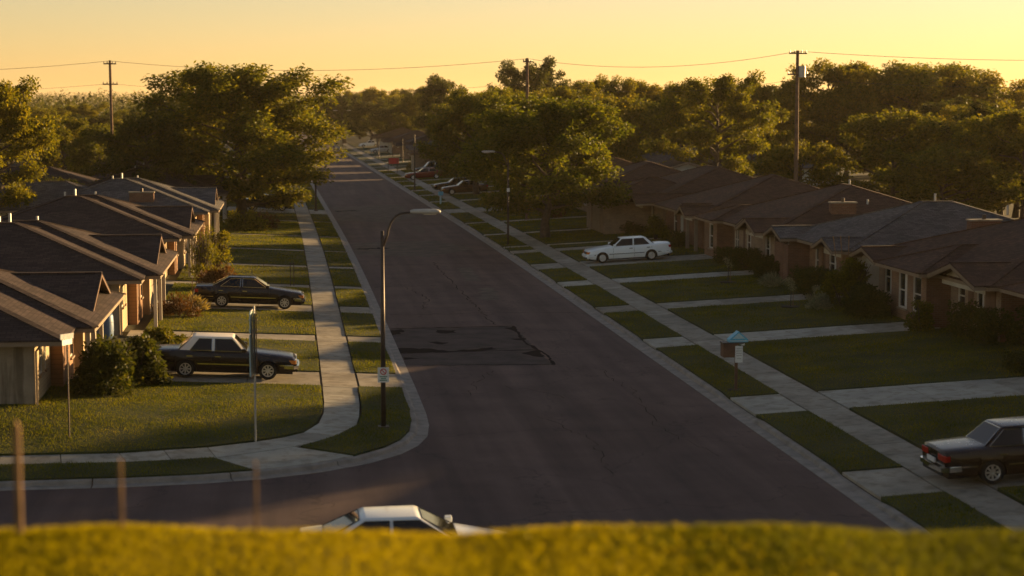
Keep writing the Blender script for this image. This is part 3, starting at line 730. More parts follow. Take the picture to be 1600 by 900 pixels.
for y, lb in ((30.0, 'right-hand house beside the camera, out of the picture'), (48.4, 'right-hand house at the dark sedan, just out of the picture')):
    right_house(y, 26.6, 16.2, lb, 'roof_brown', 'brick_tan', 'brick_red', [(.5, 5, .5, .26)], [(1.5, 2.5, .5, 2.05, W), (7, 8, .05, 2.1, 'door'), (10, 12, .6, 2.1, 'winc')])
roofs = ['roof_brown', 'roof_dark', 'roof_grey', 'roof_umber']; walls = ['brick_tan', 'brick_orange', 'stucco_cream', 'brick_red']
far_txt = ['half hidden behind the street tree', 'behind the second street tree', 'behind the parked dark cars', 'beside the maroon car', 'with a pale entrance gable', 'with a plain tan wall facing the camera', 'with a long low roof', 'far along the right side', 'last but one on the right', 'last one on the right before the wood']
for i, y in enumerate([143, 161, 180, 200, 226, 247, 272, 300, 332, 368]):
    h = right_house(y, 24.6 + c(y) - (3.8 if i > 4 else 0), 14.5, 'low house %s' % far_txt[i], roofs[(i * 3) % 4], walls[i % 3], walls[(i + 2) % 3], [(.6, 4.4, .8, .3), (10, 13.6, .6, .3)],
                    [(1.2, 2.2, .5, 2.0, W), (4.6, 5.6, .05, 2.05, 'door'), (7, 8.4, .6, 2.0, 'winc')], (), 12)
    if i in (4, 5): h.block(-1.8, 3, 5, 10, ('stucco_cream', 'brick_tan'), [(1, 4, .05, 2.0, 'garage')]); h.hip(-2.3, 6, 4.4, 10.6, ze=h.ze + .012)
for i, y in enumerate([165, 190]):
    left_house(y, -6 + c(y), 'left-hand house hidden behind the big tree, %s one' % ('nearer' if i == 0 else 'farther'), roofs[i + 1], 'siding_yellow', 'stucco_cream', 0)
def back_house(x, y, w, d, rz, label, roof, wall, gable=False):
    h = House('house', x, y, 1, label, 'houses in the streets behind', roof, z0=.6)
    h.block(.5, w - .5, .5, d - .5, (wall, wall), [(2, 3.2, .9, 2.0, W)], [(2, 3.4, .9, 2.0, W), (w - 4, w - 2.8, .9, 2.0, W)])
    if gable:                                   # ridge along y, gable end towards the camera
        ze = h.ze + .05; zr = ze + .3 * w / 2; T = h.T
        MB().add([T(0, 0, ze), T(w / 2, 0, zr), T(w, 0, ze), T(0, d, ze), T(w / 2, d, zr), T(w, d, ze)], [(0, 1, 4, 3), (1, 2, 5, 4)]).build('roof', roof, h.root, uv=True)
        for u in (.45, d - .45): MB().add([T(.5, u, ze - .1), T(w / 2, u, zr - .1), T(w - .5, u, ze - .1)], [(0, 1, 2)]).build('gable_wall', wall, h.root, uv=True, recalc=False)
        f = MB()
        for a, b in ((T(0, 0, ze), T(w / 2, 0, zr)), (T(w / 2, 0, zr), T(w, 0, ze))): f.bar(a, b, .06, .2)
        f.build('rake_board', 'trim_cream', h.root)
    else: h.hip(0, w, 0, d)
    h.root.rotation_euler[2] = rz
    return h
back_house(-33, 98, 15, 11, R(4), 'house behind at the left edge, dark hip roof above the grey roof', 'roof_dark', 'siding_pale')
back_house(-34, 128, 14, 10, R(-3), 'pale-walled house behind the left row, left of the dark bushy tree', 'roof_brown', 'siding_pale', True)
back_house(-33, 150, 18, 10, 0, 'dark-roofed house behind the left utility pole', 'roof_dark', 'siding_pale')
back_house(-42, 205, 26, 14, 0, 'grey flat-looking roof far left beyond the utility pole', 'roof_grey', 'siding_pale')
back_house(30.0, 158, 11, 12, R(-4), 'pale green gabled house behind the right row', 'roof_dark', 'siding_pale', True)
back_house(36, 190, 22, 12, 0, 'long low grey-roofed house behind the pale gable', 'roof_grey', 'siding_pale')
back_house(40.5, 172, 9, 12, 0, 'pale house between the right-hand trees behind the row', 'roof_dark', 'siding_pale')
back_house(52, 196, 10, 12, 0, 'house roof showing left of the right utility pole', 'roof_brown', 'stucco_cream')
back_house(42, 215, 24, 12, 0, 'brown roof high behind the grey-roofed back house', 'roof_brown', 'stucco_cream')

# ---------------------------------------------------------------- trees and shrubs
def leaves(centers, radii, n, size, rng, aspect=.5, droop=.3, flat=.75):
    """rhombic leaf faces spread through clumps"""
    centers = np.asarray(centers); radii = np.asarray(radii)
    w = radii ** 2; w = w / w.sum()
    idx = rng.choice(len(centers), n, p=w)
    d = rng.normal(size=(n, 3)); d /= np.linalg.norm(d, axis=1)[:, None]
    r = rng.uniform(0, 1, n) ** .45
    p = centers[idx] + d * (r * radii[idx])[:, None] * np.array([1, 1, flat])
    # leaf frames: axis outwards and drooping, with scatter
    ax = d * np.array([1, 1, .35]) + rng.normal(size=(n, 3)) * .7; ax[:, 2] -= droop
    ax /= np.linalg.norm(ax, axis=1)[:, None]
    b = np.cross(ax, rng.normal(size=(n, 3))); b /= np.linalg.norm(b, axis=1)[:, None]
    s = size * rng.uniform(.6, 1.35, n)
    a1 = ax * s[:, None]; b1 = b * (s * aspect * .5)[:, None]
    v = np.stack([p, p + a1 * .5 + b1, p + a1, p + a1 * .5 - b1], 1).reshape(-1, 3)
    return v, np.arange(4 * n).reshape(-1, 4)
def grow(seed, H, Rc, base, nl, lean=.06, up=.5, sub=5, clump=1.0, top=1.0):
    """skeleton of a broad tree: returns limb tubes and clump centres"""
    rnd = random.Random(seed); mb = MB(); cs = []; rs = []
    tw = H * .02 + .06
    tp = [Vector((0, 0, -.3))]; n = 7
    for i in range(1, n + 1):
        tp.append(Vector((rnd.uniform(-lean, lean) * H * i / n, rnd.uniform(-lean, lean) * H * i / n, H * .78 * i / n)))
    mb.tube(tp, [tw * 1.35] + [tw * (1 - .85 * i / n) for i in range(1, n + 1)], 9)
    def at(h):
        f = min(n - .001, max(0, h / (H * .78) * n)); i = int(f); return tp[i].lerp(tp[i + 1], f - i)
    for k in range(nl):
        t = (k + .5) / nl; h = base + (H * .74 - base) * t ** .9
        az = k * 2.399 + rnd.uniform(-.5, .5)
        reach = Rc * (1 - .55 * t ** 2.2) * rnd.uniform(.72, 1.12) * (.8 if t < .12 else 1)
        p0 = at(h); d = Vector((math.cos(az), math.sin(az), up * (.4 + 1.1 * t))).normalized()
        pts = [p0]; L = reach / max(.35, math.hypot(d.x, d.y))
        L = min(L, reach * 1.6); m = 5
        for j in range(1, m + 1):
            q = p0 + d * L * j / m + Vector((rnd.uniform(-.1, .1), rnd.uniform(-.1, .1), rnd.uniform(-.06, .1) - .10 * (j / m) ** 2)) * L * .5
            pts.append(q)
        r0 = tw * .5 * (1 - .5 * t)
        mb.tube(pts, [r0 * (1 - .82 * j / m) for j in range(m + 1)], 6, False)
        for s_ in range(sub):
            f = .35 + .65 * (s_ + rnd.random() * .6) / sub; i = min(m - 1, int(f * m)); q0 = pts[i].lerp(pts[i + 1], f * m - i)
            a2 = az + rnd.choice((-1, 1)) * rnd.uniform(.35, 1.3)
            d2 = Vector((math.cos(a2), math.sin(a2), rnd.uniform(-.05, .8))).normalized()
            l2 = reach * rnd.uniform(.18, .38); q1 = q0 + d2 * l2
            mb.tube([q0, q0.lerp(q1, .5) + Vector((0, 0, l2 * .06)), q1], [r0 * .3, r0 * .2, r0 * .07], 4, False)
            for g in (.55, 1.0):
                cs.append(q0.lerp(q1, g)); rs.append(clump * rnd.uniform(.55, 1.05) * (.9 if g < 1 else .75))
        cs.append(pts[-1]); rs.append(clump * rnd.uniform(.7, 1.1))
    for k in range(4):
        cs.append(tp[-1] + Vector((rnd.uniform(-1, 1), rnd.uniform(-1, 1), rnd.uniform(.0, H * .16 * top)))); rs.append(clump * rnd.uniform(.6, 1))
    return mb, cs, rs
PROTO = {}
def tree_proto(kind, seed, H, Rc, base, nl, n, size, mat, **kw):
    lf = {k: kw.pop(k) for k in ('aspect', 'droop', 'flat') if k in kw}
    mb, cs, rs = grow(seed, H, Rc, base, nl, **kw)
    rng = np.random.default_rng(seed)
    v, f = leaves([tuple(p) for p in cs], rs, n, size, rng, **lf)
    tm = bpy.data.meshes.new('trunk'); tm.from_pydata(mb.v, [], mb.f); tm.materials.append(MATS['bark'])
    cm = npmesh('crown', v, f); cm.materials.append(MATS[mat])
    zt = float(np.percentile(v[:, 2], 99.8)); rx = float(np.percentile(np.abs(v[:, :2]), 98))
    PROTO[kind] = (tm, cm, zt, rx)
def tree(kind, x, y, top, width, label, group=None, rz=0, name='tree', z=None, mat=None):
    tm, cm, zt, rx = PROTO[kind]
    z = zg(x, y) - .05 if z is None else z
    t = thing(name, (x, y, z), label, 'tree', group, rz)
    sz = (top - z) / zt; sx = width / 2 / rx; t.scale = (sx, sx, sz)
    for nm, me in (('trunk', tm), ('crown', cm)):
        o = bpy.data.objects.new(nm, me); COL.objects.link(o); o.parent = t
    return t
tree_proto('locust', 11, 13.5, 7.0, .7, 38, 76000, .30, 'leaf_locust', sub=8, clump=1.2, aspect=.42, droop=.4, flat=.85, up=.6)
tree_proto('street', 23, 10.2, 4.6, 1.3, 26, 48000, .23, 'leaf_locust', sub=7, clump=.95, aspect=.45, droop=.35, flat=.9, up=.7)
tree_proto('broad', 37, 12.5, 5.6, 1.6, 24, 36000, .26, 'leaf_olive', sub=8, clump=1.0, up=.6, aspect=.5, flat=.75)
tree_proto('oak', 41, 15.0, 5.4, 2.5, 22, 24000, .32, 'leaf_dark', sub=6, clump=1.0, up=.8, aspect=.6, flat=.9)
tree_proto('bushy', 53, 9.0, 4.6, .6, 22, 24000, .27, 'leaf_mid', sub=6, clump=.95, up=.6, aspect=.55, flat=.85)
tree_proto('cedar', 59, 8.0, 3.4, .4, 24, 20000, .24, 'leaf_dark', sub=5, clump=.8, up=.25, aspect=.4, flat=.8)
def px(u, D): return (u - 450) / 2800 * D        # lateral metres at a distance for a bearing noted from the photograph

tree('locust', -4.0, 153, 12.9, 16.6, 'big spreading tree on the left, standing over the dark green parked car', rz=.4)
tree('street', 18.2, 127, 10.2, 10.8, 'street tree on the right lawn in front of the tan garage wall', rz=1.0)
tree('street', 19.4, 186, 11.4, 9.2, 'street tree on the right, farther, behind the curved lamp post', rz=2.4)
tree('street', 20.5, 158, 10.6, 8.8, 'street tree on the right between the two other street trees', rz=4.1)
tree('broad', -19.8, 122, 11.4, 9.0, 'leafy tree at the left edge of the picture behind the roofs', rz=.8)
tree('bushy', -27.5, 140, 8.0, 8, 'lower tree beside the leafy tree at the left edge', rz=1.8)
tree('cedar', -11.5, 146, 9.0, 7.0, 'dark dense tree against the left side of the big spreading tree', rz=.3)
tree('cedar', -16.5, 131, 4.6, 6.0, 'low dark bushy tree behind the grey left-hand roof', rz=2.3)
tree('bushy', -24.5, 200, 8.4, 8, 'round tree left of the left utility pole', rz=.5)
tree('bushy', -19.5, 192, 7.6, 6, 'round tree right of the left utility pole', rz=3.5)
tree('broad', 39.5, 164, 12.6, 10.8, 'broad tree behind the right-hand roofs, left of the right utility pole', rz=.2)
tree('broad', 66, 214, 15.0, 14.5, 'tall tree just right of the right utility pole', rz=1.7)
tree('locust', 76, 213, 14.6, 21, 'wide glowing tree filling the right background', rz=3.0)
tree('broad', 84, 210, 13.2, 16.5, 'tree near the right edge behind the grey roof', rz=4.6)
tree('bushy', 52, 150, 9.2, 10.5, 'lower bushy tree in front of the wide glowing tree', rz=.9)
tree('bushy', 39.0, 134, 7.0, 6.6, 'small tree below the right utility pole', rz=2.2)
tree('bushy', 58, 138, 9.0, 10, 'bushy tree at the right edge above the near roofs', rz=5.1)
tree('bushy', 45, 76.8, 9.8, 10, 'unseen tree added beyond the right edge to shade the side street', rz=.7)  # added out of view so its shadow falls on the side street
for j, (x, y, tp_, lb) in enumerate([(47.5, 127, 6.6, 'low bushy tree behind the chimney of the grey roof'), (53, 134, 7.2, 'low bushy tree behind the nearest right-hand roof'), (57.5, 140, 7.6, 'low bushy tree at the right edge of the garden belt'), (60, 152, 8, 'low bushy tree deeper in the right garden belt')]): tree('bushy', x, y, tp_, 9.5, lb, 'low trees in the right-hand back gardens', j * 1.9)
tree('oak', 35.0, 262, 16.4, 10.5, 'tall dark tree rising behind the middle utility pole', rz=.6)
tree('oak', 25.5, 300, 14.4, 9.0, 'dark tree on the skyline left of the street trees', rz=2.0)
mids = [(930, 225, 13.0, 9, 'broad'), (985, 228, 13.2, 9.5, 'broad'), (905, 200, 11.8, 9, 'broad'), (1035, 235, 12.4, 9, 'street'), (1075, 232, 12.0, 9, 'broad'), (955, 190, 10.6, 9, 'bushy'), (1010, 205, 10.2, 9, 'bushy'),
        (1165, 230, 12.4, 8, 'street'), (1200, 210, 12.4, 9, 'broad'), (1222, 240, 12.6, 8, 'oak'), (885, 270, 13.5, 9, 'oak'), (760, 240, 11.6, 9, 'broad'), (800, 225, 11.2, 9, 'broad'), (860, 235, 11.6, 9, 'bushy'), (1190, 180, 9.5, 8, 'bushy')]
ORD = ['leftmost', 'second from the left', 'third from the left', 'fourth from the left', 'fifth from the left', 'sixth from the left', 'seventh from the left', 'eighth from the left',
       'eighth from the right', 'seventh from the right', 'sixth from the right', 'fifth from the right', 'fourth from the right', 'third from the right', 'second from the right', 'rightmost']
def order(n, i): return ORD[i] if i < (n + 1) // 2 else ORD[16 - (n - i)]
mids.sort(); KIND = {'street': 'feathery', 'oak': 'dark', 'broad': 'olive', 'bushy': 'rounded'}
for i, (u, D, tp_, w, k) in enumerate(mids):
    tree(k, px(u, D) + c(D) * .3, D, tp_, w, '%s tree, %s in the leafy belt behind the right-hand back roofs' % (KIND[k], order(len(mids), i)), 'trees in the belt behind the right-hand houses', i * 1.3)
far = [(560, 470, 13, 11, 'broad'), (590, 440, 13.4, 12, 'broad'), (622, 420, 11.5, 12, 'bushy'), (536, 430, 11.5, 12, 'oak'), (578, 400, 10.5, 10, 'oak'), (640, 480, 14, 13, 'broad'), (660, 380, 12.2, 11, 'bushy'), (515, 480, 12, 13, 'oak'), (612, 385, 9.5, 11, 'oak'), (700, 350, 11.5, 11, 'broad'), (545, 520, 13, 13, 'oak')]
far.sort()
for i, (u, D, tp_, w, k) in enumerate(far):
    tree(k, px(u, D), D, tp_, w, '%s tree, %s of those at the far end of the street' % (KIND[k], order(len(far), i)), 'trees at the far end of the street', i * .9)
fl = [(20, 330, 11), (70, 300, 10.5), (110, 260, 9), (140, 330, 11), (165, 290, 9.5), (205, 300, 10), (228, 260, 9.5), (250, 320, 11), (275, 240, 10), (310, 280, 11), (120, 210, 7.5), (55, 230, 9.5), (-20, 200, 11)]
fl.sort()
for i, (u, D, tp_) in enumerate(fl):
    tree(('broad', 'oak', 'bushy')[i % 3], px(u, D), D, tp_ - (1.2 if D > 280 else 2.0), 9 + i % 4, '%s tree, %s in the leafy belt behind the left-hand roofs' % (('olive', 'dark', 'rounded')[i % 3], order(len(fl), i)), 'trees in the belt behind the left-hand houses', i * 1.1)
fr = [(1290, 240, 12), (1340, 210, 12), (1420, 220, 12), (1500, 190, 10.5), (1560, 170, 10), (1600, 150, 10), (1640, 130, 9.5), (1590, 230, 11)]
fr.sort()
for i, (u, D, tp_) in enumerate(fr):
    tree(('oak', 'broad', 'bushy')[i % 3], px(u, D), D, tp_, 10, '%s tree, %s of those glimpsed behind the big right-hand trees' % (('dark', 'olive', 'rounded')[i % 3], order(len(fr), i)), 'trees behind the big right-hand trees', i * 1.7)
# the distant wood: one mass
rng = np.random.default_rng(4)
cs, rs = [], []
for i in range(1500):
    D = rng.uniform(420, 900) if i < 600 else rng.uniform(900, 2600)
    u = rng.uniform(-150, 1750)
    if D < 560 and 500 < u < 720: D += 200
    x = px(u, D); h = rng.uniform(8.5, 13) if D < 900 else rng.uniform(10, 16) + (D - 900) / 1700 * 11 * (.55 + .45 * math.sin(u / 210 + 1.2)) + rng.exponential(1.2)
    for k in range(4):
        cs.append((x + rng.normal() * 3.5, D + rng.normal() * 4, h * rng.uniform(.35, .86))); rs.append(rng.uniform(2.2, 4.2) * (1.25 if D > 900 else 1))
v, f = leaves(cs, rs, 170000, 1.1, rng, .7, .2, .8)
me = npmesh('distant_wood', v, f)
tag(mobj('distant_wood', me, 'leaf_dark'), 'distant wooded skyline beyond the houses', 'wood', kind='stuff')

def shrub(x, y, w, d, h, n, size, mat, label, group=None, seed=1, stems=9, box=False, spiky=False, name='shrub'):
    rng = np.random.default_rng(seed); rnd = random.Random(seed); z0 = zg(x, y)
    t = thing(name, (x, y, z0), label, 'shrub' if name != 'hedge' else 'hedge', group)
    sb = MB(); cs = []; rs = []
    for i in range(stems):
        a = rnd.uniform(0, 6.28); rr = rnd.uniform(.1, .85)
        tip = Vector((math.cos(a) * w / 2 * rr, math.sin(a) * d / 2 * rr, h * rnd.uniform(.55, .95)))
        sb.tube([(tip.x * .15, tip.y * .15, -.1), (tip.x * .5, tip.y * .5, tip.z * .5), tip], [.03, .022, .008], 5, False)
    if box:
        m = 0
        while m < n // 40:
            cs.append((rnd.uniform(-w / 2, w / 2) * .86, rnd.uniform(-d / 2, d / 2) * .86, rnd.uniform(.12, .9) * h)); rs.append(.2); m += 1
        v, f = leaves(cs, rs, n, size, rng, .6, 0, 1)
        v[:, 0] = np.clip(v[:, 0], -w / 2, w / 2) + rng.normal(size=len(v)) * .015; v[:, 1] = np.clip(v[:, 1], -d / 2, d / 2); v[:, 2] = np.clip(v[:, 2], 0, h) + rng.normal(size=len(v)) * .012
    else:
        for i in range(26):
            a = rnd.uniform(0, 6.28); e = rnd.uniform(.0, 1.35); q = rnd.uniform(.35, .82)
            cs.append((math.cos(a) * math.cos(e) * w / 2 * q, math.sin(a) * math.cos(e) * d / 2 * q, max(.12, math.sin(e) * h * q * 1.05 + .1 * h))); rs.append(rnd.uniform(.16, .30) * min(w, 2 * h) * .62)
        v, f = leaves(cs, rs, n, size, rng, .18 if spiky else .55, -.9 if spiky else .1, .9)
        v[:, 2] = np.maximum(v[:, 2], .01)
    sb.build('stems', 'bark', t, recalc=False)
    mobj('foliage', npmesh('foliage', v, f), mat, t)
    return t
shrub(-6.15, 58.9, 2.9, 2.4, 1.75, 7000, .15, 'leaf_dark', 'big round dark shrub in front of the corner house porch', seed=2)
shrub(-5.15, 60.6, 2.3, 1.9, 1.5, 5000, .15, 'leaf_dark', 'dark shrub beside the trunk of the cream-topped black car', seed=3)
shrub(-4.9, 80.0, 2.6, 1.4, .9, 1500, .22, 'leaf_red', 'low dry reddish shrub behind the second black car', seed=4, spiky=True)
shrub(-4.3, 82.0, 1.3, 1.0, .6, 500, .30, 'leaf_straw', 'small straw-coloured clump at the rear wheel of the second black car', seed=5, spiky=True)
shrub(-4.6, 97.4, 2.2, 2.0, 3.0, 2200, .20, 'leaf_olive', 'tall twiggy shrub with bare canes before the third left house', seed=6, stems=42, spiky=True)
shrub(-3.6, 92.4, 2.6, 1.6, 1.1, 2200, .24, 'leaf_red', 'dark rusty spreading shrub below the tall twiggy one', seed=7, spiky=True)
shrub(-4.2, 104.5, 2.2, 1.9, 2.2, 3000, .15, 'leaf_olive', 'leafy shrub just behind the tall twiggy one', seed=8, stems=20)
shrub(-3.4, 135, 3.6, 2.4, 1.7, 2400, .2, 'leaf_olive', 'olive shrub at the foot of the big tree, left of its trunk', seed=9)
shrub(-2.0, 138, 2.6, 2.0, 1.3, 1500, .2, 'leaf_red', 'rusty shrub at the foot of the big tree, beside the drive', seed=10)
shrub(-5.0, 70.6, 2.2, 1.2, .7, 1500, .14, 'leaf_mid', 'low shrub by the blue barrel beside the second house', seed=31)
hx = [(25.3, 101.5, 1.6, 1.4, 1.0, 'clipped dark shrub by the third right-hand house, farthest of the row'), (25.2, 97.4, 1.9, 1.7, 1.25, 'largest clipped block shrub by the third right-hand house'),
      (25.4, 94.3, 1.5, 1.3, 1.1, 'clipped shrub at the corner between second and third right-hand houses'), (25.3, 92.3, 1.6, 1.3, 1.0, 'nearest clipped shrub of the row by the third house')]
for i, (x, y, w, d, h_, lb) in enumerate(hx): shrub(x, y, w, d, h_, 4500, .10, 'leaf_dark', lb, 'clipped shrubs along the third right-hand house', seed=40 + i, box=True, name='clipped_shrub')
shrub(25.3, 84.5, 1.8, 3.6, 1.35, 8000, .11, 'leaf_dark', 'long dark hedge in front of the grey-roofed right-hand house', seed=50, box=True, name='hedge')
shrub(25.2, 79.0, 2.6, 3.4, 2.3, 8000, .14, 'leaf_mid', 'large loose shrub with tall plumes between the two nearest right-hand houses', seed=51, stems=16)
shrub(25.0, 75.6, 2.6, 3.4, 1.45, 8000, .13, 'leaf_dark', 'spreading dark shrub below the windows of the nearest right-hand house', seed=52)
shrub(23.9, 78.6, 1.3, 1.3, .75, 2200, .12, 'leaf_pale', 'small pale-flowered bush at the lawn edge left of the spreading shrub', seed=53)
shrub(24.4, 80.6, 1.1, 1.1, .9, 1500, .12, 'leaf_pale', 'silvery bush beside the small pale-flowered bush', seed=54)
shrub(24.3, 88.6, 1.3, 1.5, .6, 900, .3, 'leaf_pale', 'pale ornamental grass clump at the end of the walk', seed=55, spiky=True)
shrub(26.8, 66.0, 2.6, 4.4, 1.5, 9000, .12, 'leaf_dark', 'tall dark hedge at the right edge in front of the nearest house', seed=56, box=True, name='hedge')
shrub(25.5, 70.0, 1.3, 1.4, 1.3, 2500, .12, 'leaf_mid', 'bush with reddish flowers by the brick corner of the nearest house', seed=57)
shrub(25.5, 58.8, 2.0, 1.4, .8, 3000, .12, 'leaf_dark', 'low dark hedge at the right edge beside the wide drive', seed=58, box=True, name='hedge')
shrub(24.4, 126.0, 2.6, 1.2, .9, 2500, .13, 'leaf_dark', 'dark low shrub at the foot of the blank tan wall', seed=59)
shrub(24.8, 119.8, 2.2, 2.6, 1.8, 4500, .13, 'leaf_mid', 'shrub behind the trunk of the white car', seed=60)
shrub(25.0, 113.5, 1.8, 2.4, 1.0, 3000, .13, 'leaf_dark', 'low shrub below the twin gables', seed=61)
shrub(21.6, 146.5, 3.2, 2.4, 1.5, 3000, .15, 'leaf_red', 'rusty garden shrub behind the right street tree', seed=62)
shrub(22.3, 178, 3.0, 2.4, 1.6, 1800, .2, 'leaf_dark', 'dark shrub behind the two dark parked cars', seed=63)
shrub(17.5 + c(250) + 3, 258, 4.5, 3, 2.0, 1800, .25, 'leaf_dark', 'dark shrub by the plain tan wall far up the street', seed=64)
# tall dry plumes over the loose shrub
t = thing('plume_grass', (25.4, 79.6, zg(25.4, 79.6)), 'tall dry plumes standing up out of the loose shrub', 'plant')
for i, (dx, lean) in enumerate([(-.25, -.35), (-.05, -.2), (.1, .05), (.9, .2)]):
    MB().tube([(dx, 0, 0), (dx + lean * .4, .1, 1.7), (dx + lean, .15, 3.2 if i < 3 else 2.6)], [.012, .012, .03], 5).build('plume', 'old_wood', t)
# a young tree tied to a stake on the right lawn
for j, (x, y, lb) in enumerate([(22.9, 80.0, 'sapling with pale blossom in a soil ring on the right lawn'), (22.8, 91.5, 'tiny bare sapling on the lawn before the third right-hand house')]):
    t = thing('sapling', (x, y, zg(x, y) + .04), lb, 'sapling')
    MB().tube([(0, 0, -.1), (.02, 0, .6), (0, .02, 1.2)], [.025, .02, .01], 6).build('trunk', 'bark', t)
    MB().tube([(.12, 0, -.1), (.12, 0, .8)], .018, 6).build('stake', 'old_wood', t)
    MB().tube([(0, 0, .0), (0, 0, .05)], .42, 14).build('soil_ring', 'joint_dirt', t)
    v, f = leaves([(0, 0, 1.1), (.1, 0, .9), (-.1, .05, 1.25)], [.22, .2, .18], 260 if j == 0 else 120, .09, np.random.default_rng(70 + j)); mobj('crown', npmesh('crown', v, f), 'leaf_pale', t)

# ---------------------------------------------------------------- lawn grass blades
def blades(tris, dens, hgt, wid, rng, lean=.35):
    T = np.asarray(tris); a = T[:, 1] - T[:, 0]; b = T[:, 2] - T[:, 0]
    area = np.linalg.norm(np.cross(a, b), axis=1) / 2
    cen = T.mean(1)
    n = rng.poisson(area * dens(cen))
    i = np.repeat(np.arange(len(T)), n); N = len(i)
    r1 = np.sqrt(rng.random(N)); r2 = rng.random(N)
    p = T[i, 0] + a[i] * (r1 * (1 - r2))[:, None] + b[i] * (r1 * r2)[:, None]
    far_ = np.clip(p[:, 1] / 65, 1, 3)
    az = rng.uniform(0, 2 * np.pi, N); h = hgt * rng.uniform(.55, 1.25, N) * (.75 + .25 * far_); w = wid * far_ ** 1.2
    patch = .75 + .25 * rng.random(N) + .42 * np.sin(p[:, 0] * 1.3 + 1.7 * np.sin(p[:, 1] * .7)) * np.sin(p[:, 1] * 1.1 + np.sin(p[:, 0] * .9))
    h = h * patch
    dx, dy = np.cos(az) * w / 2, np.sin(az) * w / 2
    lx, ly = rng.normal(size=N) * lean * h, rng.normal(size=N) * lean * h
    z0 = np.zeros(N)
    v = np.stack([p + np.stack([dx, dy, z0 - .01], 1), p - np.stack([dx, dy, z0 + .01], 1), p + np.stack([lx, ly, h], 1)], 1).reshape(-1, 3)
    return v, np.arange(3 * N).reshape(-1, 3)
T = np.asarray(LAWN_TRI, dtype=np.float64)
rng = np.random.default_rng(8)
keep = (T[:, :, 1].min(1) > 29) & (T[:, :, 1].max(1) < 260) & (T[:, :, 0].min(1) > -12)
def dens(cn):
    y = cn[:, 1]
    return np.where(y < 70, 420, np.where(y < 100, 260, np.where(y < 150, 120, 45)))
for side, nm, lb in ((True, 'lawn_grass', 'short grass of the left-hand lawns'), (False, 'lawn_grass', 'short grass of the right-hand lawns')):
    sel = keep & ((T[:, :, 0].mean(1) < 9) == side)
    v, f = blades(T[sel], dens, .055, .020, rng)
    tag(mobj(nm, npmesh(nm, v, f), 'grass_blade'), lb, 'grass', kind='stuff')

# ---------------------------------------------------------------- cars
def lathe(prof, n=20):
    """profile of (radius, y) spun about the y axis"""
    mb = MB(); m = len(prof)
    for i in range(n):
        a = 2 * math.pi * i / n
        for r, y in prof: mb.v.append((r * math.cos(a), y, r * math.sin(a)))
    for i in range(n):
        j = (i + 1) % n
        for k in range(m - 1): mb.f.append((i * m + k, i * m + k + 1, j * m + k + 1, j * m + k))
    return mb
def mk(mb, name, mat, smooth=False):
    me = bpy.data.meshes.new(name); me.from_pydata(mb.v, [], mb.f)
    bm = bmesh.new(); bm.from_mesh(me); bmesh.ops.recalc_face_normals(bm, faces=bm.faces); bm.to_mesh(me); bm.free()
    me.materials.append(MATS[mat])
    if smooth: me.polygons.foreach_set('use_smooth', [True] * len(me.polygons))
    return me
WR = .315
TYRE = mk(lathe([(.205, -.07), (.20, -.10), (.25, -.115), (.295, -.105), (WR, -.075), (WR, .075), (.295, .105), (.25, .115), (.20, .10), (.205, .07)], 28), 'tyre', 'rubber', True)
def rim_mesh(style):
    mb = lathe([(.0, -.075), (.045, -.085), (.06, -.07)], 16)
    r = lathe([(.17, -.08), (.19, -.105), (.208, -.105), (.212, -.06), (.18, -.03)], 28); mb.add(r.v, r.f)
    n = 8 if style == 'spoke' else 5
    if style == 'cap':
        r = lathe([(.0, -.095), (.10, -.10), (.15, -.085), (.175, -.09)], 24); mb.add(r.v, r.f)
    else:
        for i in range(n):
            a = 2 * math.pi * i / n; ca, sa = math.cos(a), math.sin(a); w = .022
            p = [(.04, -w), (.185, -w * 1.3), (.185, w * 1.3), (.04, w)]
            mb.prism([(q * ca - s_ * sa, -.095, q * sa + s_ * ca) for q, s_ in p], (0, .03, 0))
    return mk(mb, 'rim', 'rim_alloy')
RIMS = {k: rim_mesh(k) for k in ('spoke', 'cap', 'star')}
HUB = mk(lathe([(.0, -.03), (.2, -.04), (.2, .06)], 20), 'wheel_well', 'dark_void')

